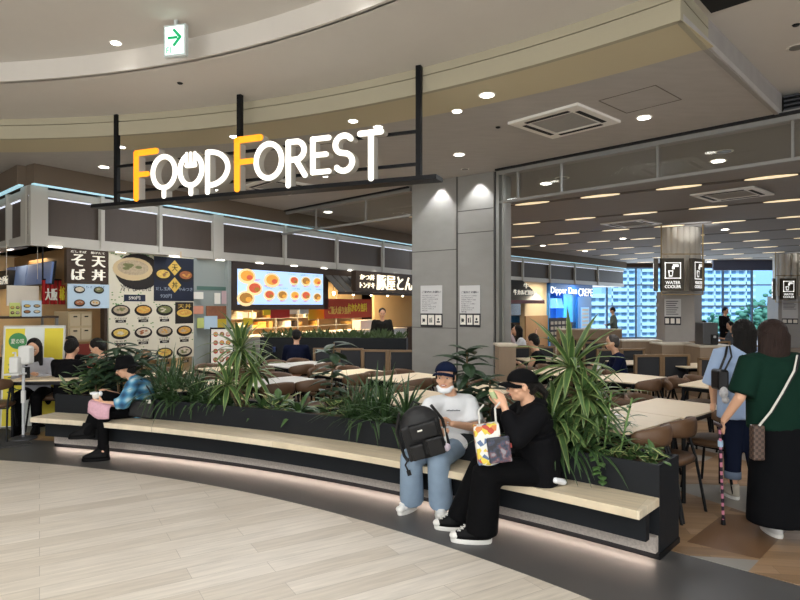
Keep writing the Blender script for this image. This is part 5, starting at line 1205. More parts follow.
def hand(m, wrist, d, pn, side, curl=.9, s=1.0):
    """palm and five fingers; d = pointing direction, pn = palm normal (fingers curl that way), side = thumb side"""
    d, pn, side = V(d).normalized(), V(pn).normalized(), V(side).normalized(); w = V(wrist)
    Q = Qm(side, d, pn); m.ell(w+d*.045*s, (.038*s, .052*s, .017*s), Q, 12, 8)
    for k, (o, L_) in enumerate(((.028, .070), (.010, .080), (-.009, .074), (-.027, .058))):
        p = w+d*.080*s+side*o*s; c = curl; dd = d.copy(); r0 = .0095*s
        m.cap(w+d*.05*s+side*o*s, p, r0, r0)
        for j, f in enumerate((.45, .32, .23)):
            dd = (d*math.cos(c*(j+.6)*.75)+pn*math.sin(c*(j+.6)*.75)); q = p+dd*L_*f*s; m.cap(p, q, r0, r0*.9, 8); p = q; r0 *= .92
    p = w+d*.02*s+side*.03*s; dd = (side*.75+d*.65+pn*.25).normalized(); q = p+dd*.04*s; m.cap(p, q, .013*s, .011*s, 8); m.cap(q, q+(dd*.4+d*.7+pn*.5).normalized()*.032*s, .011*s, .009*s, 8)
def head_prims(m, c, f, s=1.0):
    f, r, u = axes(f); Q = Qm(r, f, u); c = V(c)
    m.ell(c+u*.022*s-f*.008*s, (.076*s, .094*s, .092*s), Q, 16, 12); m.ell(c-u*.035*s+f*.022*s, (.060*s, .066*s, .072*s), Q, 14, 10)
    m.ell(c-u*.082*s+f*.055*s, (.026*s, .024*s, .020*s), Q, 10, 8)
    m.cap(c+f*.078*s+u*.012*s, c+f*.100*s-u*.022*s, .009*s, .014*s, 8); 
    for sx in (-1, 1):
        m.ell(c+r*sx*.076*s-u*.008*s-f*.004*s, (.010*s, .020*s, .030*s), Q, 8, 8); m.ell(c+r*sx*.045*s-u*.022*s+f*.050*s, (.026*s, .026*s, .024*s), Q, 8, 8)
    m.ell(c-u*.052*s+f*.078*s, (.024*s, .014*s, .013*s), Q, 10, 6)
def face_parts(root, c, f, s=1.0, smile=False):
    f, r, u = axes(f); c = V(c); Q = Qm(r, f, u)
    for sx in (-1, 1):
        e = MB(); e.ell(c+r*sx*.031*s+f*.0835*s+u*.004*s, (.013*s, .006*s, .0055*s), Q, 10, 6); e.build('eye_white', eye_w, root, smooth=True)
        e = MB(); e.ell(c+r*sx*.031*s+f*.0885*s+u*.004*s, (.0065*s, .004*s, .0055*s), Q, 8, 6); e.build('eye', eye_m, root, smooth=True)
        e = MB(); e.tube([c+r*sx*.016*s+f*.088*s+u*.024*s, c+r*sx*.034*s+f*.086*s+u*.029*s, c+r*sx*.048*s+f*.076*s+u*.023*s], .0035*s, 6); e.build('eyebrow', brow, root)
    e = MB(); e.ell(c-u*.055*s+f*.090*s, ((.026 if smile else .021)*s, .006*s, (.009 if smile else .006)*s), Q, 12, 6); e.build('mouth', lip, root, smooth=True)
    if smile: e = MB(); e.ell(c-u*.053*s+f*.0945*s, (.018*s, .003*s, .0035*s), Q, 10, 6); e.build('teeth', eye_w, root, smooth=True)
def body(label, J, f, head, hf, hs=1.0, voxel=.008, group=None, handspec=(), sk=None, torso=(.13, .09)):
    """whole body as one continuous mesh; J holds the joints; f = where the chest points"""
    m = MB(); fd, r, u = axes(f); pel, che, nk = V(J['pelvis']), V(J['chest']), V(J['neck'])
    m.cone(pel-V((0, 0, .08)), che, (torso[0]*1.05, torso[1]*1.05), (torso[0]*1.05, torso[1]), r); m.ell(che, (torso[0]*1.1, torso[1]*1.05, .12), Qm(r, fd, u)); m.ell(pel, (torso[0]*1.1, torso[1]*1.15, .12), Qm(r, fd, u))
    m.cap(che, nk, .07, .052); m.cap(nk, V(head)-V((0, 0, .03)), .05*hs, .048*hs); head_prims(m, head, hf, hs)
    for s_ in 'LR':
        sh, el_, wr = V(J['sh'+s_]), V(J['el'+s_]), V(J['wr'+s_]); m.cap(che+V((0, 0, .045)), sh-V((0, 0, .01)), .055, .042); m.cap(sh-V((0, 0, .01)), el_, .044, .037); m.cap(el_, wr, .038, .025)
        hp, kn, an = V(J['hip'+s_]), V(J['kn'+s_]), V(J['an'+s_]); m.cap(hp, kn, .080, .055); m.cap(kn, an, .055, .036); m.cap(an, V(an).lerp(V(J['toe'+s_]), .6), .034, .018)
    for hh in handspec: hand(m, *hh)
    o = m.build('person', sk or skin, remesh=voxel, smooth_it=2); o['label'] = label; o['category'] = 'person'
    if group: o['group'] = group
    return o
def cloth(root, name, mt, fn, voxel=.012, it=5):
    m = MB(); fn(m); return m.build(name, mt, root, remesh=voxel, smooth_it=it)
def cap_hat(root, c, hf, brimdir, mt, s=1.0, name='cap', tilt=0):
    f, r, u = axes(hf); c = V(c)+u*.026*s; Q = Qm(r, f, u); m = MB()
    vs = []; n = 20; rows = 7
    for i in range(rows):
        t = (PI/2)*i/(rows-1)*.98
        for k in range(n):
            a = 2*PI*k/n; vs.append(c+Q @ V((.088*s*math.cos(t)*math.cos(a), .106*s*math.cos(t)*math.sin(a)-.006*s, .088*s*math.sin(t))))
    for k in range(n): a = 2*PI*k/n; vs.append(c+Q @ V((.080*s*math.cos(a), .097*s*math.sin(a)-.006*s, .0)))
    fs = [(i*n+k, i*n+(k+1) % n, (i+1)*n+(k+1) % n, (i+1)*n+k) for i in range(rows-1) for k in range(n)]+[(rows*n+k, rows*n+(k+1) % n, (k+1) % n, k) for k in range(n)]+[tuple(range((rows-1)*n, rows*n))]
    m.add(vs, fs); h = m.build(name, mt, root, smooth=True)
    bf, br, bu = axes(brimdir); m = MB(); vs = []; N_ = 12
    for j, (e0, dz) in enumerate(((.0, 0), (.035, -.004), (.075, -.016))):
        for k in range(N_+1):
            a = PI*k/N_-PI/2
            x = .080*s*math.sin(a); y = .088*s*math.cos(a)*.75+.02*s+e0*s*math.cos(a)**.6*1.0 if abs(math.cos(a)) > 1e-6 else .02*s
            vs.append(c+br*x+bf*y+bu*(dz*s-.012*s*abs(math.sin(a))**2-.002*s))
    k_ = N_+1; n2 = len(vs); vs += [v-bu*.006*s for v in vs]
    fs = [(j*k_+k, j*k_+k+1, (j+1)*k_+k+1, (j+1)*k_+k) for j in range(2) for k in range(N_)]; fs += [tuple(n2+q for q in f_)[::-1] for f_ in fs]
    fs += [(2*k_+k, 2*k_+k+1, n2+2*k_+k+1, n2+2*k_+k) for k in range(N_)]
    m.add(vs, fs); m.build('brim', mt, h, smooth=True); return h
def shoe(root, heel, toe, mt, sole=None, s=1.0, high=False, laces=False):
    heel, toe = V(heel), V(toe); d = (toe-heel); d.z = 0; L_ = d.length; d.normalize(); r = V((d.y, -d.x, 0)); z0 = 0.0
    base = V((heel.x, heel.y, heel.z)); pts = []
    for k in range(20):
        a = 2*PI*k/20; t = math.cos(a); pts.append((t, math.sin(a)*(1-.12*t if t < 0 else 1)))
    def ring(z, fx, fy, sh=0): return [base+d*(L_/2+L_/2*p[0]*fx+sh)+r*(.044*s*p[1]*fy)+V((0, 0, z)) for p in pts]
    m = MB(); R_ = [ring(0, 1, 1), ring(.012*s, 1.03, 1.06), ring(.03*s, 1.03, 1.04)]; n = 20
    m.add([v for q in R_ for v in q], [(i*n+k, i*n+(k+1) % n, (i+1)*n+(k+1) % n, (i+1)*n+k) for i in range(2) for k in range(n)]+[tuple(range(n))[::-1], tuple(range(2*n, 3*n))]); 
    m2 = MB(); R_ = [ring(.028*s, 1.0, 1.02), ring(.052*s, .98, 1.0, -.002), ring(.072*s, .86, .92, -.017*L_/.26), ring(.095*s, .66, .84, -.043*L_/.26), ring(.125*s, .48, .80, -.064*L_/.26)]
    if high: R_.append(ring(.165*s, .42, .78, -.068*L_/.26))
    q_ = len(R_); m2.add([v for q in R_ for v in q], [(i*n+k, i*n+(k+1) % n, (i+1)*n+(k+1) % n, (i+1)*n+k) for i in range(q_-1) for k in range(n)]+[tuple(range(n))[::-1], tuple(range((q_-1)*n, q_*n))])
    o = m2.build('shoe', mt, root, smooth=True); m.build('sole', sole or mt, o, smooth=False)
    if laces:
        m = MB()
        for i in range(4):
            c = base+d*(L_*(.80-.075*i))+V((0, 0, (.078+.013*i)*s)); m.tube([c-r*.022*s+d*.008, c+r*.022*s-d*.008], .0042*s, 6); m.tube([c-r*.022*s-d*.008, c+r*.022*s+d*.008], .0042*s, 6)
        m.build('laces', sole_w, o); m = MB(); m.ell(base+d*L_*.90+V((0, 0, .042*s)), (.036*s, .036*s, .026*s)); m.build('toe_cap', sole_w, o, smooth=True)
    return o
def hair_cap(m, c, hf, s=1.0, back=.0, low=.0, front=True):
    f, r, u = axes(hf); Q = Qm(r, f, u); c = V(c)
    m.ell(c+u*.035*s-f*.018*s, (.088*s, .098*s, .094*s), Q, 16, 12); m.ell(c-u*.01*s-f*.045*s, (.082*s, .070*s, .09*s), Q, 14, 10)

# ---- person in the white T-shirt, seated on the bench ----
J = dict(pelvis=(.46, 5.02, .50), chest=(.425, 4.96, .78), neck=(.415, 4.93, .925), shR=(.275, 4.90, .855), elR=(.17, 4.77, .66), wrR=(.26, 4.60, .68), shL=(.56, 4.98, .86), elL=(.615, 4.86, .655), wrL=(.40, 4.62, .735),
         hipR=(.37, 5.00, .50), knR=(.085, 4.62, .485), anR=(.10, 4.83, .09), toeR=(.045, 4.73, .045), hipL=(.53, 5.04, .50), knL=(.29, 4.56, .49), anL=(.325, 4.72, .09), toeL=(.32, 4.60, .045))
hc = (.372, 4.88, 1.065); hf = (-.30, -1, -.06)
p1 = body('seated person in white T-shirt, navy cap and light jeans, arms around a black backpack', J, (-.2, -1, 0), hc, hf, .98, .007,
          handspec=(((.40, 4.62, .735), (-1, -.12, .12), (0, .6, -.8), (0, -.5, .85), .5), ((.26, 4.60, .68), (.5, -.8, .1), (.6, .5, 0), (0, -.2, 1), .7)))
face_parts(p1, hc, hf, .98, True)
def f(m):
    m.cone((.455, 5.02, .43), (.43, 4.965, .74), (.185, .135), (.175, .12), (1, -.15, 0)); m.ell((.42, 4.955, .79), (.18, .115, .13)); m.cap((.425, 4.95, .86), (.27, 4.90, .845), .068, .066); m.cap((.425, 4.95, .86), (.565, 4.985, .85), .068, .066); m.cone((.415, 4.94, .86), (.413, 4.93, .915), (.10, .085), (.070, .066), (1, 0, 0))
    m.cap((.31, 4.905, .84), (.268, 4.885, .825), .070, .070); m.cap((.53, 4.975, .845), (.563, 4.975, .832), .070, .070); m.cone((.27, 4.90, .86), (.185, 4.80, .70), .072, .088, (1, 0, 0)); m.cone((.565, 4.985, .865), (.60, 4.89, .685), .072, .092, (1, 0, 0)); m.ell((.44, 4.93, .53), (.18, .15, .09))
cloth(p1, 't_shirt', tee, f, .010, 14)
mm = MB(Matrix.Translation((.43, 4.835, 0)) @ Matrix.Rotation(-.05, 4, 'Z')); [mm.b2(a_, b_, -.003, 0, .797, .803+.003*(k_ % 2)) for k_, (a_, b_) in enumerate(((-.055, -.044), (-.041, -.030), (-.027, -.012), (-.009, .001), (.004, .020), (.023, .034), (.037, .055)))]; mm.build('chest_lettering', mat('print_slate', '#3c4250', .7), p1)
def f(m):
    for hp, kn, an in (((.37, 5.00, .50), (.085, 4.60, .475), (.095, 4.80, .095)), ((.53, 5.04, .50), (.29, 4.54, .48), (.322, 4.70, .095))):
        m.cap(hp, kn, .098, .086); k_, a_ = V(kn), V(an); m.cone(k_, a_, (.085, .085), (.098, .10), (1, 0, 0))
    m.ell((.45, 5.03, .47), (.17, .13, .075))
cloth(p1, 'jeans', denim, f, .011)
shoe(p1, (.13, 4.90, 0), (-.01, 4.70, 0), shoe_w, sole_w, 1.05, laces=True); shoe(p1, (.325, 4.80, 0), (.315, 4.55, 0), shoe_w, sole_w, 1.05, laces=True)
cap_hat(p1, (hc[0], hc[1], hc[2]+.010), (-.30, -1, .20), (-.50, -1, .14), capnavy, 1.04)
def f(m):
    fd, r, u = axes(hf); c = V(hc); Q = Qm(r, fd, u); m.ell(c+u*.02-fd*.035, (.086, .078, .085), Q); m.ell(c-u*.02-fd*.055, (.070, .045, .06), Q)
    for sx in (-1, 1): m.ell(c+r*sx*.070+fd*.018+u*.012, (.012, .022, .045), Q, 8, 6)
cloth(p1, 'hair', hair_m, f, .009, 2)
def f(m):
    fd, r, u = axes(hf); c = V(hc); Q = Qm(r, fd, u); m.ell(c-u*.100+fd*.052+r*-.0, (.060, .045, .026), Q); m.cap(c-u*.075+fd*.03+r*.062, c-u*.095+fd*.06+r*.02, .014, .02); m.cap(c-u*.075+fd*.03-r*.062, c-u*.095+fd*.06-r*.02, .014, .02)
cloth(p1, 'face_mask', whitecloth, f, .008, 2)
# backpack on the lap
def box_soft(m, c, d, Q, n=2): m.box(c, d, rot=Q)
bq = Matrix.Rotation(math.radians(-16), 3, 'Y') @ Matrix.Rotation(math.radians(12), 3, 'X'); bc = V((.165, 4.47, .70))
nyl = mat('black_nylon', '#0c0c0e', .6, noise_amt=.1, scale=12, bump=.3)
bp = thing('backpack', 'large black backpack held upright on the lap of the white T-shirt person', 'backpack', tuple(bc-V((0, 0, .2))))
m = MB(); m.ell(bc+bq @ V((0, 0, .06)), (.155, .10, .155), bq); m.box(bc-bq @ V((0, 0, .03)), (.29, .17, .28), rot=bq); m.ell(bc-bq @ V((0, 0, .13)), (.155, .095, .07), bq); m.build('main_bag', nyl, bp, remesh=.01, smooth_it=8)
m = MB(); m.box(bc+bq @ V((.015, -.085, .055)), (.21, .06, .12), rot=bq); m.build('front_pocket', nyl, bp, remesh=.008, smooth_it=5)
m = MB(); m.box(bc+bq @ V((-.065, -.095, -.09)), (.10, .06, .12), rot=bq); m.build('front_pocket', nyl, bp, remesh=.008, smooth_it=4)
m = MB(); m.box(bc+bq @ V((.07, -.09, -.085)), (.12, .05, .14), rot=bq); m.build('front_pocket', nyl, bp, remesh=.008, smooth_it=4)
MB().box(bc+bq @ V((-.01, -.118, .07)), (.036, .004, .010), rot=bq).build('logo_label', pw_, bp); MB().box(bc+bq @ V((.09, -.108, .03)), (.006, .006, .03), rot=bq).build('zip_puller', mat('puller', '#c9c3b4', .5), bp)
for dx in (-.16, .15): MB().tube([bc+bq @ V((dx*.8, .02, .18)), bc+bq @ V((dx*1.15, .04, .04)), bc+bq @ V((dx*1.12, .02, -.15)), bc+bq @ V((dx, -.01, -.19))], .012, 8).build('shoulder_strap', nyl, bp)
MB().tube([bc+bq @ V((-.03, .03, .21)), bc+bq @ V((0, .03, .245)), bc+bq @ V((.04, .03, .21))], .008, 8).build('grab_handle', nyl, bp)
m = MB(); m.tube([bc+bq @ V((-.15, .0, -.17)), bc+bq @ V((-.19, -.01, -.21)), bc+bq @ V((-.18, -.01, -.28))], .007, 6); m.box(bc+bq @ V((-.18, -.01, -.28)), (.03, .012, .04), rot=bq); m.build('loose_strap', nyl, bp)
pc = V((.345, 4.43, .60)); t = thing('pompom_charm', 'pale pink pompom charm hanging from the black backpack', 'charm', tuple(pc))
m = MB(); m.ell(pc, (.030, .030, .030)); m.build('pompom', mat('pompom_pink', '#cdbfca', .9, bump=.8, scale=60), t, smooth=True); MB().tube([pc+V((0, 0, .03)), pc+V((-.02, .01, .14))], .003, 6).build('cord', pw_, t)

# ---- person in black hoodie with cap, seated sideways ----
J = dict(pelvis=(1.0, 4.29, .485), chest=(.935, 4.23, .82), neck=(.895, 4.21, .985), shR=(.90, 4.37, .93), elR=(.72, 4.36, .80), wrR=(.69, 4.22, .95), shL=(.93, 4.09, .925), elL=(.76, 4.02, .775), wrL=(.715, 4.10, .95),
         hipR=(.98, 4.38, .475), knR=(.60, 4.34, .515), anR=(.42, 4.40, .09), toeR=(.31, 4.42, .045), hipL=(.99, 4.20, .475), knL=(.60, 4.10, .53), anL=(.545, 4.17, .09), toeL=(.40, 4.19, .045))
hc = (.848, 4.19, 1.088); hf = (-1, -.05, -.10)
p2 = body('seated person in a black hoodie and black cap with glasses, eating, seen from the side', J, (-1, 0, 0), hc, hf, .98, .007,
          handspec=(((.715, 4.10, .945), (-.25, .25, 1), (-.3, .95, 0), (-1, -.2, .2), .8, .88), ((.69, 4.23, .945), (-.1, -.35, 1), (-.3, -.95, 0), (-1, .2, .2), .8, .88)))
face_parts(p2, hc, hf, .98)
def f(m):
    m.cone((1.0, 4.28, .41), (.955, 4.24, .76), (.195, .145), (.20, .14), (0, 1, 0)); m.ell((.94, 4.23, .83), (.14, .195, .11)); m.ell((.975, 4.25, .62), (.165, .19, .19)); m.cap((.92, 4.22, .90), (.91, 4.37, .90), .085, .075); m.cap((.92, 4.22, .90), (.93, 4.09, .895), .085, .078)
    m.cap((.93, 4.09, .90), (.785, 4.02, .765), .088, .082); m.cap((.785, 4.02, .765), (.735, 4.07, .885), .078, .058); m.cap((.90, 4.37, .89), (.73, 4.36, .79), .08, .07); m.cap((.73, 4.36, .79), (.695, 4.25, .89), .068, .055)
    m.ell((.965, 4.21, .955), (.075, .095, .045))
cloth(p2, 'hoodie', blackc, f, .011, 4)
m = MB(); m.ell((1.135, 4.17, .465), (.035, .05, .03)); cloth(p2, 'shirt_hem', tee, lambda m: m.cap((1.06, 4.10, .452), (1.13, 4.15, .425), .022, .024), .01, 2)
def f(m):
    m.cap((1.0, 4.20, .475), (.615, 4.10, .52), .105, .098); m.cap((.99, 4.37, .475), (.61, 4.34, .50), .10, .09); m.ell((1.03, 4.29, .455), (.13, .18, .07))
    m.cone((.595, 4.10, .53), (.565, 4.16, .085), (.098, .10), (.115, .125), (1, 0, 0)); m.cone((.60, 4.34, .51), (.44, 4.40, .085), (.085, .09), (.10, .10), (1, 0, 0))
cloth(p2, 'trousers', black2, f, .011)
shoe(p2, (.635, 4.16, 0), (.355, 4.19, 0), shoe_b, sole_w, 1.08, laces=True); shoe(p2, (.50, 4.40, 0), (.255, 4.43, 0), shoe_b, sole_w, 1.05, laces=True)
cap_hat(p2, (hc[0], hc[1], hc[2]+.0), (-1, -.05, .06), (-1, -.08, .03), capblack, 1.06)
def f(m):
    fd, r, u = axes(hf); c = V(hc); Q = Qm(r, fd, u); m.ell(c+u*.03-fd*.03, (.084, .080, .080), Q); m.ell(c-u*.015-fd*.065, (.062, .045, .06), Q); m.cap(c-fd*.10+u*.0, c-fd*.165-u*.07, .035, .022); m.cap(c-fd*.165-u*.07, c-fd*.15-u*.13, .024, .01)
cloth(p2, 'hair', hair_m, f, .009, 2)
fd, r_, u_ = axes(hf); c_ = V(hc); m = MB()
for sx in (-1, 1):
    ce = c_+r_*sx*.033+fd*.102+u_*.002; m.tube([ce+r_*.022*math.cos(a)+u_*.018*math.sin(a) for a in [2*PI*k/12 for k in range(13)]], .0028, 6); m.tube([c_+r_*sx*.056+fd*.100+u_*.006, c_+r_*sx*.080+fd*.0+u_*.008], .0028, 6)
m.build('glasses', eye_m, p2)
t = thing('snack', 'small pale green and cream snack held in the raised hands of the person in black', 'food', (.66, 4.14, 1.0))
m = MB(); m.cap((.665, 4.14, .99), (.64, 4.16, 1.04), .018, .022); m.build('wrapper', mat('wrap_green', '#a9b98a', .6), t, smooth=True); m = MB(); m.ell((.635, 4.16, 1.055), (.021, .021, .015)); m.build('filling', mat('cream_food', '#d9c79a', .6), t, smooth=True)
# tote bag on the lap: white base, generic bright colour patches
tb = thing('tote_bag', 'white tote bag with bright print and transparent dark pocket on the lap in black', 'bag', (.60, 4.0, .60))
TQ = Matrix.Rotation(math.radians(-8), 3, 'Y'); tcn = V((.605, 3.985, .735))
nt_m, nt, b = nodes('bag_print'); N = nt.nodes.new; K = nt.links.new; tc = N('ShaderNodeTexCoord'); vo = N('ShaderNodeTexVoronoi'); vo.inputs['Scale'].default_value = 30; K(tc.outputs['Object'], vo.inputs['Vector']); rp = N('ShaderNodeValToRGB'); rp.color_ramp.interpolation = 'CONSTANT'
sp = N('ShaderNodeSeparateColor'); K(vo.outputs['Color'], sp.inputs[0]); K(sp.outputs[0], rp.inputs[0]); e = rp.color_ramp.elements; e[0].color = (*rgb('#dcdcd6'), 1); e[1].position = .45; e[1].color = (*rgb('#d8c24a'), 1)
for pos, c in ((.6, '#c97f4a'), (.72, '#dcdcd6'), (.85, '#5a6f92'), (.93, '#b54a3a')): q = e.new(pos); q.color = (*rgb(c), 1)
K(rp.outputs[0], b.inputs['Base Color']); b.inputs['Roughness'].default_value = .7
m = MB(); m.box(tcn+TQ @ V((-.02, 0, .0)), (.17, .09, .26), rot=TQ); m.ell(tcn-TQ @ V((.02, 0, .10)), (.09, .055, .05), TQ); m.build('bag_body', nt_m, tb, remesh=.008, smooth_it=6)
nt2, nt, b = nodes('pocket_print'); N = nt.nodes.new; K = nt.links.new; tc = N('ShaderNodeTexCoord'); vo = N('ShaderNodeTexNoise'); vo.inputs['Scale'].default_value = 22; K(tc.outputs['Object'], vo.inputs['Vector']); rp = N('ShaderNodeValToRGB'); K(vo.outputs['Fac'], rp.inputs[0]); e = rp.color_ramp.elements; e[0].position = .4; e[0].color = (*rgb('#2a2b33'), 1); e[1].position = .65; e[1].color = (*rgb('#84828a'), 1); q = e.new(.5); q.color = (*rgb('#3a4258'), 1); q = e.new(.56); q.color = (*rgb('#6a4446'), 1); K(rp.outputs[0], b.inputs['Base Color'])
m = MB(); m.box(tcn+TQ @ V((.04, -.05, -.04)), (.15, .03, .17), rot=TQ); m.build('mesh_pocket', nt2, tb, remesh=.007, smooth_it=4)
for dx in (-.06, .05): MB().tube([tcn+TQ @ V((dx, .0, .12)), tcn+TQ @ V((dx+.01, .02, .22)), tcn+TQ @ V((dx+.05, .04, .25))], .007, 6).build('strap', mat('strap_white', '#c9c7c0', .7), tb)
m = MB(); m.box(tcn+TQ @ V((.115, 0, -.03)), (.03, .05, .03), rot=TQ); m.build('red_clip', mat('clip_red', '#a33a34', .5), tb)

# ---- person in plaid shirt and bucket hat ----
J = dict(pelvis=(-2.89, 6.80, .49), chest=(-2.93, 6.72, .72), neck=(-2.985, 6.68, .845), shR=(-2.98, 6.84, .79), elR=(-3.08, 6.78, .60), wrR=(-3.24, 6.62, .615), shL=(-2.92, 6.56, .785), elL=(-2.98, 6.46, .575), wrL=(-3.17, 6.42, .60),
         hipR=(-2.92, 6.88, .48), knR=(-3.22, 6.50, .69), anR=(-3.33, 6.37, .28), toeR=(-3.43, 6.34, .25), hipL=(-2.88, 6.72, .48), knL=(-3.20, 6.46, .49), anL=(-3.15, 6.37, .10), toeL=(-3.27, 6.33, .045))
hc = (-3.045, 6.65, .955); hf = (-1, -.35, -.35)
p3 = body('seated person in black bucket hat and blue plaid shirt with legs crossed', J, (-1, -.3, 0), hc, hf, .98, .009, handspec=(((-3.17, 6.42, .60), (-1, -.05, .15), (0, .7, .5), (.1, -.3, 1), .8), ((-3.24, 6.62, .615), (-.6, -.8, .1), (.3, -.3, .8), (-.3, .2, 1), .8)))
face_parts(p3, hc, hf, .98)
pl, nt, b = nodes('blue_plaid'); N = nt.nodes.new; K = nt.links.new; tc = N('ShaderNodeTexCoord'); sp = N('ShaderNodeSeparateXYZ'); K(tc.outputs['Object'], sp.inputs[0]); outs = []
for ax, per in ((0, 62), (1, 62), (2, 62)):
    mu = N('ShaderNodeMath'); mu.operation = 'MULTIPLY'; mu.inputs[1].default_value = per; K(sp.outputs[ax], mu.inputs[0]); sn = N('ShaderNodeMath'); sn.operation = 'SINE'; K(mu.outputs[0], sn.inputs[0]); outs.append(sn)
ad = N('ShaderNodeMath'); K(outs[0].outputs[0], ad.inputs[0]); K(outs[2].outputs[0], ad.inputs[1]); mr = N('ShaderNodeMapRange'); mr.inputs[1].default_value = -2; mr.inputs[2].default_value = 2; K(ad.outputs[0], mr.inputs[0]); rp = N('ShaderNodeValToRGB'); K(mr.outputs[0], rp.inputs[0]); e = rp.color_ramp.elements
e[0].color = (*rgb('#24405f'), 1); e[1].color = (*rgb('#b5cdd6'), 1); q = e.new(.45); q.color = (*rgb('#3f79a0'), 1); q = e.new(.72); q.color = (*rgb('#6ba3bb'), 1); K(rp.outputs[0], b.inputs['Base Color']); b.inputs['Roughness'].default_value = .9
def f(m):
    m.cone((-2.88, 6.80, .42), (-2.93, 6.73, .70), (.17, .145), (.165, .13), (.3, 1, 0)); m.ell((-2.935, 6.72, .74), (.14, .17, .10)); m.cap((-2.95, 6.71, .80), (-2.98, 6.84, .785), .065, .06); m.cap((-2.95, 6.71, .80), (-2.92, 6.57, .78), .065, .062)
    m.cap((-2.92, 6.56, .785), (-2.975, 6.46, .60), .066, .075); m.cone((-2.96, 6.465, .61), (-3.06, 6.44, .585), .07, .062, (0, 0, 1)); m.cap((-2.98, 6.84, .785), (-3.08, 6.78, .61), .062, .068); m.ell((-2.97, 6.69, .845), (.06, .075, .035))
cloth(p3, 'plaid_shirt', pl, f, .012)
def f(m):
    m.cap((-2.92, 6.88, .48), (-3.21, 6.52, .66), .085, .075); m.cap((-3.22, 6.50, .67), (-3.32, 6.38, .30), .072, .06); m.cap((-2.88, 6.73, .48), (-3.17, 6.46, .48), .085, .07); m.cap((-3.19, 6.45, .48), (-3.155, 6.38, .14), .066, .055); m.ell((-2.87, 6.80, .46), (.12, .16, .07))
cloth(p3, 'trousers', black2, f, .012)
shoe(p3, (-3.09, 6.39, 0), (-3.35, 6.32, 0), shoe_b, shoe_b, 1.0, True); shoe(p3, (-3.25, 6.39, .235), (-3.50, 6.33, .235), shoe_b, shoe_b, 1.0, True)
f_, r_, u_ = axes((-1, -.35, -.18)); c = V(hc); m = MB(); D_ = u_
m.lathe([(.135, .005), (.132, .0), (.105, .045), (.095, .085), (.088, .115), (.06, .135), (.001, .14)], c+u_*.0-f_*.008, 20, u_); m.build('bucket_hat', fabric('hat_black', '#0c0c0e', .2), p3, smooth=True)
cloth(p3, 'hair', hair_m, lambda m: (m.ell(c+u_*.0-f_*.04, (.075, .075, .075)), m.ell(c-u_*.03-f_*.055, (.06, .05, .06))), .01, 2)
t = thing('handkerchief', 'pink patterned handkerchief spread over the thigh of the person in plaid', 'handkerchief', (-3.16, 6.45, .56)); m = MB(); vs = []; n = 9
for i in range(n):
    for j in range(n):
        a, b_ = i/(n-1), j/(n-1); vs.append((-3.30+.24*a, 6.50-.15*min(b_, .55)/.55-.03*max(0, b_-.55)-.04*a+.008*math.sin(a*14)*b_, .645-.06*a-.015*b_-.30*max(0, b_-.45)**1.1*(1-.5*abs(a-.5))))
m.add(vs, [(i*n+j, i*n+j+1, (i+1)*n+j+1, (i+1)*n+j) for i in range(n-1) for j in range(n-1)]); o = m.build('cloth', mat('hanky_pink', '#cfa3b0', .85, noise_amt=.2, scale=50), t, smooth=True); q = o.modifiers.new('s', 'SOLIDIFY'); q.thickness = .006
t = thing('rice_ball', 'white wrapped rice ball held by the person in plaid', 'food', (-3.26, 6.44, .66)); m = MB(); m.ell((-3.25, 6.42, .68), (.045, .03, .038)); m.build('rice', mat('rice_white', '#d8d4cb', .7), t, smooth=True); m = MB(); m.ell((-3.27, 6.42, .705), (.05, .035, .018)); m.ell((-3.21, 6.43, .70), (.02, .02, .03)); m.build('wrapper', whitecloth, t, smooth=True)
t = thing('shoulder_bag', 'black shoulder bag on the seat at the hip of the person in plaid', 'bag', (-2.80, 6.58, .42)); m = MB(); m.box((-2.82, 6.58, .51), (.27, .09, .18), rot=Matrix.Rotation(.15, 3, 'Y')); m.build('bag_body', nyl, t, remesh=.01, smooth_it=6); MB().tube([(-2.70, 6.62, .58), (-2.79, 6.66, .72), (-2.88, 6.66, .83)], .008, 6).build('strap', nyl, t); MB().b2(-2.76, -2.71, 6.52, 6.53, .58, .62).build('white_tag', pw_, t)

# ---- two women walking away on the right ----
def walker(label, hx, Yh, top, J, hc, hf, voxel=.008, hands=()): return body(label, J, (.15, 1, 0), hc, hf, 1.0, voxel, handspec=hands)
gx = 2.66
J = dict(pelvis=(gx+.03, 4.27, .86), chest=(gx+.01, 4.26, 1.14), neck=(gx, 4.26, 1.325), shL=(gx-.175, 4.25, 1.25), elL=(gx-.27, 4.22, 1.00), wrL=(gx-.315, 4.34, .82), shR=(gx+.19, 4.28, 1.25), elR=(gx+.27, 4.28, 1.0), wrR=(gx+.30, 4.36, .78),
         hipL=(gx-.06, 4.27, .82), knL=(gx-.02, 4.30, .45), anL=(gx+.03, 4.30, .09), toeL=(gx+.03, 4.42, .04), hipR=(gx+.12, 4.27, .82), knR=(gx+.14, 4.22, .46), anR=(gx+.18, 4.12, .14), toeR=(gx+.20, 4.22, .06))
hc = (gx-.01, 4.28, 1.425); hf = (.15, 1, 0)
p4 = body('woman in a dark green top and long black skirt walking away with a cane', J, (.15, 1, 0), hc, hf, 1.0, .008, handspec=(((gx-.315, 4.34, .82), (.0, .25, -1), (.5, .7, 0), (.3, 1, .2), 1.5), ((gx+.30, 4.36, .78), (0, .1, -1), (-1, 0, 0), (0, 1, 0), .6)))
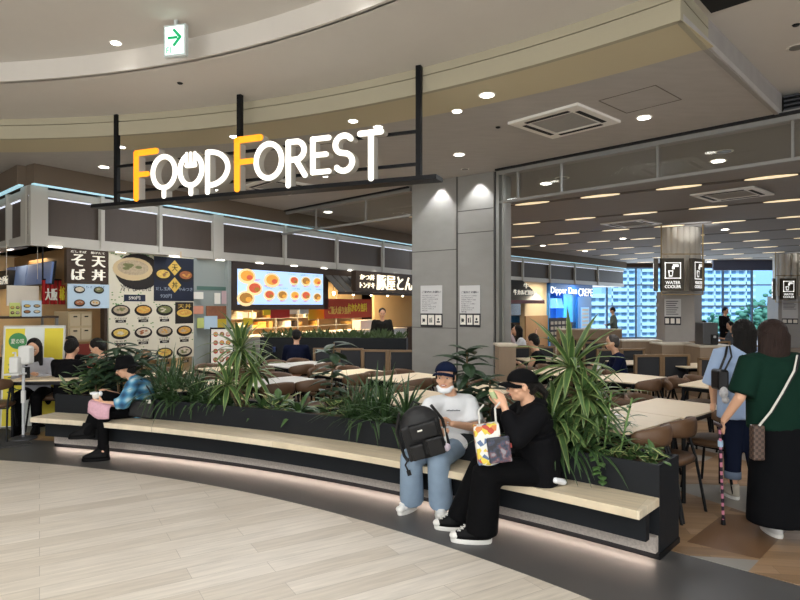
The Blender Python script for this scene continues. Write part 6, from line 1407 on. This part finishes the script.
def f(m):
    m.cone((gx+.03, 4.27, .78), (gx+.01, 4.26, 1.12), (.215, .15), (.205, .135), (1, 0, 0)); m.ell((gx+.01, 4.25, 1.17), (.205, .13, .13)); m.cap((gx, 4.26, 1.25), (gx-.17, 4.25, 1.235), .085, .078); m.cap((gx, 4.26, 1.25), (gx+.185, 4.28, 1.235), .085, .078); m.ell((gx, 4.26, 1.315), (.085, .08, .035))
    m.cone((gx-.165, 4.25, 1.27), (gx-.262, 4.225, 1.02), (.085, .085), (.088, .088), (1, 0, 0)); m.cone((gx+.18, 4.28, 1.27), (gx+.265, 4.28, 1.02), (.085, .085), (.088, .088), (1, 0, 0))
cloth(p4, 'green_top', green_t, f, .013)
cloth(p4, 'long_skirt', fabric('skirt_black', '#090a0d', .5, 5), lambda m: (m.cone((gx+.03, 4.27, .84), (gx+.05, 4.26, .60), (.19, .14), (.215, .165), (1, 0, 0), 28), m.cone((gx+.05, 4.26, .61), (gx+.065, 4.25, .115), (.215, .165), (.255, .20), (1, 0, 0), 28)), .013)
def f(m):
    c = V(hc); m.ell(c+V((0, -.012, .03)), (.098, .105, .10)); m.cone(c+V((0, -.03, .02)), c+V((-.005, -.035, -.165)), (.108, .085), (.112, .06), (1, 0, 0)); m.cap(c+V((-.07, -.03, -.16)), c+V((-.08, -.04, -.20)), .035, .02); m.cap(c+V((.06, -.03, -.16)), c+V((.06, -.04, -.19)), .04, .025); m.cap(c+V((0, -.05, -.15)), c+V((0, -.055, -.20)), .045, .03)
cloth(p4, 'long_hair', hair_b, f, .011, 3)
shoe(p4, (gx+.02, 4.22, 0), (gx+.03, 4.46, 0), shoe_w, sole_w, 1.0); shoe(p4, (gx+.17, 4.04, .055), (gx+.21, 4.26, .0), shoe_w, sole_w, 1.0)
t = thing('cane', 'pink and dark striped walking cane with dark tip', 'cane', (2.42, 4.52, 0))
hp = V((gx-.315, 4.40, .755)); bt_ = V((2.425, 4.50, .02)); m = MB(); m.tube([hp, bt_], .010, 10); cst, nt, b = nodes('cane_stripes'); N = nt.nodes.new; K = nt.links.new; tc = N('ShaderNodeTexCoord'); wv = N('ShaderNodeTexWave'); wv.bands_direction = 'Z'; wv.inputs['Scale'].default_value = 5; wv.inputs['Distortion'].default_value = 3; K(tc.outputs['Object'], wv.inputs['Vector']); rp = N('ShaderNodeValToRGB'); rp.color_ramp.interpolation = 'CONSTANT'; e = rp.color_ramp.elements; e[0].color = (*rgb('#2a1c2c'), 1); e[1].position = .5; e[1].color = (*rgb('#c77f95'), 1); K(wv.outputs['Fac'], rp.inputs[0]); K(rp.outputs[0], b.inputs['Base Color']); m.build('shaft', cst, t)
m = MB(); m.cap(hp+V((0, -.06, .01)), hp+V((0, .06, .015)), .013, .016); m.build('handle', mat('handle_dark', '#3a2326', .4), t, smooth=True); MB().tube([bt_+V((0, 0, .04)), bt_-V((0, 0, .02))], [.013, .017], 10).build('rubber_tip', black, t); MB().tube([hp.lerp(bt_, .14), hp.lerp(bt_, .20)], .018, 10).build('reflector_band', mat('band_blue', '#a8c4dc', .4), t)
t = thing('crossbody_bag', 'brown chequered crossbody bag with a striped strap across the green top', 'bag', (gx-.18, 4.12, .80))
pts = [(gx+.10, 4.17, 1.30), (gx+.04, 4.112, 1.20), (gx-.05, 4.10, 1.05), (gx-.13, 4.10, .92), (gx-.19, 4.13, .82)]
for off, mt, nm in ((0, mat('strap_light', '#d8d5cc', .6), 'strap'), (.014, mat('strap_dark', '#1b1b1e', .6), 'strap_edge')):
    m = MB(); m.tube([V(p)+V((off, -.003, off*.6)) for p in pts], .008, 6); m.build(nm, mt, t)
chk, nt, b = nodes('brown_chequer'); N = nt.nodes.new; K = nt.links.new; tc = N('ShaderNodeTexCoord'); ck = N('ShaderNodeTexChecker'); ck.inputs['Scale'].default_value = 50; ck.inputs[1].default_value = (*rgb('#3a2c26'), 1); ck.inputs[2].default_value = (*rgb('#5d4a3f'), 1); K(tc.outputs['Object'], ck.inputs['Vector']); K(ck.outputs[0], b.inputs['Base Color'])
m = MB(); m.box((gx-.19, 4.15, .70), (.08, .06, .24)); m.build('pouch', chk, t, bevel=.01)
bx = 2.90
J = dict(pelvis=(bx+.03, 5.12, .84), chest=(bx, 5.11, 1.12), neck=(bx-.0, 5.12, 1.31), shL=(bx-.16, 5.11, 1.24), elL=(bx-.22, 5.14, .98), wrL=(bx-.15, 5.26, .80), shR=(bx+.16, 5.12, 1.24), elR=(bx+.23, 5.12, .98), wrR=(bx+.22, 5.22, .76),
         hipL=(bx-.05, 5.12, .80), knL=(bx-.04, 5.16, .45), anL=(bx-.05, 5.14, .09), toeL=(bx-.06, 5.27, .04), hipR=(bx+.11, 5.12, .80), knR=(bx+.10, 5.10, .45), anR=(bx+.11, 4.98, .11), toeR=(bx+.12, 5.10, .05))
hc = (bx+.03, 5.13, 1.41); hf = (.1, 1, 0)
p5 = body('woman in light blue shirt and rolled jeans walking in front of the woman in green', J, (.1, 1, 0), hc, hf, .98, .009, handspec=(((bx-.15, 5.26, .80), (0, .3, -1), (1, 0, 0), (0, 1, 0), .6),))
def f(m):
    m.cone((bx+.03, 5.12, .70), (bx, 5.11, 1.12), (.215, .16), (.185, .125), (1, 0, 0)); m.ell((bx, 5.11, 1.17), (.18, .12, .11)); m.cap((bx, 5.11, 1.23), (bx-.155, 5.11, 1.225), .075, .07); m.cap((bx, 5.11, 1.23), (bx+.155, 5.12, 1.225), .075, .07); m.cone((bx-.15, 5.11, 1.26), (bx-.235, 5.14, .96), .075, .078); m.cone((bx+.15, 5.12, 1.26), (bx+.24, 5.12, .96), .075, .078); m.ell((bx, 5.11, 1.295), (.08, .07, .035))
cloth(p5, 'blue_shirt', blueshirt, f, .013, 4)
cloth(p5, 'jeans', navyj, lambda m: (m.cap((bx-.05, 5.12, .80), (bx-.04, 5.16, .46), .10, .075), m.cone((bx-.04, 5.16, .46), (bx-.05, 5.14, .17), .075, .062), m.cap((bx+.11, 5.12, .80), (bx+.10, 5.10, .46), .10, .075), m.cone((bx+.10, 5.10, .46), (bx+.11, 5.00, .17), .075, .062)), .012)
m = MB(); m.tube([(bx-.05, 5.14, .17), (bx-.05, 5.14, .23)], .067, 16); m.build('rolled_cuff', mat('cuff_denim', '#6f7f96', .8), p5, smooth=True); m = MB(); m.tube([(bx+.11, 5.00, .17), (bx+.11, 5.01, .23)], .067, 16); m.build('rolled_cuff', MATS['cuff_denim'], p5, smooth=True)
def f(m):
    c = V(hc); m.ell(c+V((0, -.01, .03)), (.092, .10, .095)); m.cone(c+V((0, -.03, .03)), c+V((0, -.045, -.17)), (.100, .085), (.09, .05), (1, 0, 0)); m.cap(c+V((-.07, -.03, -.10)), c+V((-.115, -.09, -.24)), .032, .014); m.cap(c+V((.06, -.03, -.12)), c+V((.11, -.09, -.24)), .03, .014); m.cap(c+V((0, -.05, -.1)), c+V((-.02, -.085, -.19)), .05, .03)
cloth(p5, 'long_hair', hair_m, f, .011, 3)
shoe(p5, (bx-.05, 5.06, 0), (bx-.06, 5.30, 0), mat('shoe_beige', '#b3ab9c', .6), sole_w); shoe(p5, (bx+.11, 4.92, .03), (bx+.12, 5.15, 0), mat('shoe_beige', '#b3ab9c', .6), sole_w)
t = thing('shoulder_bag', 'small black shoulder bag with white fluffy charm at the blue shirt', 'bag', (bx-.24, 5.0, .95)); m = MB(); m.box((bx-.235, 5.0, 1.03), (.09, .14, .17)); m.build('bag_body', mat('bag_leather', '#0e0e12', .3), t, bevel=.02); MB().tube([(bx-.25, 4.98, 1.10), (bx-.19, 5.0, 1.22), (bx-.14, 5.06, 1.30)], .010, 6).build('strap', MATS['bag_leather'], t); MB().tube([(bx-.22, 4.96, 1.10), (bx-.145, 4.985, 1.22), (bx-.12, 5.06, 1.305)], .008, 6).build('strap', MATS['bag_leather'], t)
m = MB(); m.ell((bx-.24, 4.93, .93), (.035, .03, .05)); m.ell((bx-.225, 4.93, .87), (.028, .03, .03)); m.build('fluffy_charm', mat('fluff_white', '#d9d9db', .95, bump=.8, scale=60), t, smooth=True)

# ---- diners further back ----
def diner(label, x, y, face, top, hairm=None, hat=None, z=.0, h=1.0, phone=False, look=-.35, longhair=False, bare=False, armup=False, stand=False, trousers=None):
    """a seated (or standing) figure facing `face` (angle in the floor plane)"""
    f, r, u = axes((math.cos(face), math.sin(face), 0)); o = V((x, y, z))
    def at(fw, rt, up): return o+f*fw+r*rt+V((0, 0, up))
    if not stand:
        J = dict(pelvis=at(0, 0, .50), chest=at(.05, 0, .80), neck=at(.08, 0, .96), hipL=at(.02, -.09, .49), hipR=at(.02, .09, .49), knL=at(.42, -.11, .47), knR=at(.42, .11, .47), anL=at(.40, -.11, .08), anR=at(.36, .11, .08), toeL=at(.52, -.11, .04), toeR=at(.48, .11, .04),
                 shL=at(.04, -.17, .89), shR=at(.04, .17, .89), elL=at(.14, -.22, .66), elR=at(.14, .22, .66), wrL=at(.33, -.08, .76), wrR=at(.33, .08, .76)); hc = at(.13, 0, 1.09)
        if armup: J['elR'] = at(.22, .30, .92); J['wrR'] = at(.20, .38, 1.15)
    else:
        J = dict(pelvis=at(0, 0, .86), chest=at(.02, 0, 1.15), neck=at(.03, 0, 1.33), hipL=at(0, -.08, .84), hipR=at(0, .08, .84), knL=at(.02, -.09, .46), knR=at(.02, .09, .46), anL=at(0, -.09, .08), anR=at(0, .09, .08), toeL=at(.13, -.09, .04), toeR=at(.13, .09, .04),
                 shL=at(0, -.18, 1.26), shR=at(0, .18, 1.26), elL=at(.04, -.23, 1.0), elR=at(.04, .23, 1.0), wrL=at(.22, -.12, .95), wrR=at(.22, .12, .95)); hc = at(.05, 0, 1.46)
    hf = f+V((0, 0, look)); P_ = body(label, J, f, hc, hf, 1.0, .014, handspec=((J['wrL'], f, V((0, 0, 1)), r, .7), (J['wrR'], f if not armup else V((0, 0, 1)), V((0, 0, 1)) if not armup else -f, -r, .7)))
    if not longhair or True: face_parts(P_, hc, hf)
    b0 = J['pelvis']-V((0, 0, .06))
    def g(m):
        m.cone(b0, J['chest'], (.165, .125), (.17, .12), r); m.ell(J['chest']+V((0, 0, .04)), (.17, .115, .10), Qm(r, f, u))
        for s_ in 'LR':
            m.cap(J['chest']+V((0, 0, .09)), J['sh'+s_]-V((0, 0, .01)), .07, .062)
            if not bare: m.cap(J['sh'+s_], J['el'+s_], .062, .058)
            if not bare and top is not tee: m.cap(J['el'+s_], V(J['el'+s_]).lerp(J['wr'+s_], .8), .055, .045)
    cloth(P_, 'shirt', top, g, .018, 3)
    def g(m):
        for s_ in 'LR': m.cap(J['hip'+s_], J['kn'+s_], .092, .075); m.cap(J['kn'+s_], V(J['kn'+s_]).lerp(J['an'+s_], .9), .072, .06)
        m.ell(J['pelvis'], (.165, .13, .09), Qm(r, f, u))
    cloth(P_, 'trousers', trousers or black2, g, .018, 3)
    def g(m):
        hf_, hr, hu = axes(hf); c = V(hc); Q = Qm(hr, hf_, hu); m.ell(c+hu*.032-hf_*.022, (.088, .094, .092), Q); m.ell(c-hu*.01-hf_*.05, (.078, .062, .08), Q)
        if longhair:
            m.cap(c-hf_*.05, c-hf_*.06-V((0, 0, .26)), .085, .06)
            for sx in (-1, 1): m.cap(c+hr*sx*.075-hf_*.01, c+hr*sx*.085+hf_*.01-V((0, 0, .22)), .028, .025)
    cloth(P_, 'hair', hairm or hair_m, g, .014, 2)
    for s_ in 'LR': a, tt = V(J['an'+s_]), V(J['toe'+s_]); dd = (tt-a); dd.z = 0; dd.normalize(); shoe(P_, (a.x-dd.x*.05, a.y-dd.y*.05, z), (a.x+dd.x*.19, a.y+dd.y*.19, z), shoe_b, shoe_b)
    if phone:
        c = (V(J['wrL'])+V(J['wrR']))/2+f*.08+V((0, 0, .03)); q = MB(Matrix.Translation(c) @ Matrix.Rotation(face-PI/2, 4, 'Z')); q.b2(-.035, .035, -.005, .005, -.07, .07); tag(q.build('phone', black), 'dark phone in the hands of the '+label.split(',')[0][:40], 'phone')
    return P_
def U(u, Y): return px(u, Y)
diner('girl in a pale T-shirt with long black hair, holding a phone', U(35, 8.0), 8.05, math.radians(-75), fabric('pale_tee', '#a9a9ae'), longhair=True, phone=True, look=-.6)
diner('person in black with back turned at the table before the timber sign', U(66, 7.75), 7.75, math.radians(85), blackc, look=-.3)
diner('person in a sleeveless black top facing the camera across the table', U(76, 8.6), 8.62, math.radians(-100), blackc, bare=True, look=-.4, h=1)
diner('dark-haired person in dark green leaning over a phone beside the drooping plant', U(108, 7.95), 7.95, math.radians(190), fabric('dull_green', '#1d2a22'), look=-.8, phone=True)
p = diner('man in navy T-shirt with back turned before the low herb planter', U(296, 10.6), 10.6, math.radians(95), fabric('navy_tee', '#10162b'), look=-.5)
diner('cook in dark clothes standing behind the counter left of the pier', U(382, 14.0), 14.0, math.radians(-80), fabric('cook_dark', '#23221f'), stand=True)
diner('man in a dark navy sweater with white collar sitting in the middle distance', U(621, 8.9), 8.9, math.radians(172), fabric('navy_sweater', '#0d1430'), hairm=mat('hair_grey', '#3b3531', .6), look=-.15)
diner('woman in white with long dark hair by the beige wall', U(523, 13.0), 13.0, math.radians(170), tee, longhair=True, look=-.1)
diner('person in black with one arm raised to the head, left of the blue stand', U(541, 9.2), 9.2, math.radians(150), blackc, armup=True, bare=True, look=-.3)
diner('staff member in a dark cap by the far window right of the blue stand', U(614, 21), 21, math.radians(160), fabric('staff_grey', '#56605c'), stand=True, look=-.6, h=.9)
diner('dark figure standing by the far window above the woman in blue', U(724, 19), 19, math.radians(-60), blackc, stand=True)
diner('person in grey bending at a far table left of the woman in blue', U(735, 16.0), 16.0, math.radians(180), fabric('grey_far', '#5c6066'))
diner('small far diner right of the nearer water cooler pillar', U(707, 17.0), 17.0, math.radians(200), fabric('navy_far', '#20283a'))
diner('person in black leaning over the counter right of the pier', U(507, 14.5), 14.5, math.radians(10), fabric('flower_white', '#b9a9ad'), look=-.3)
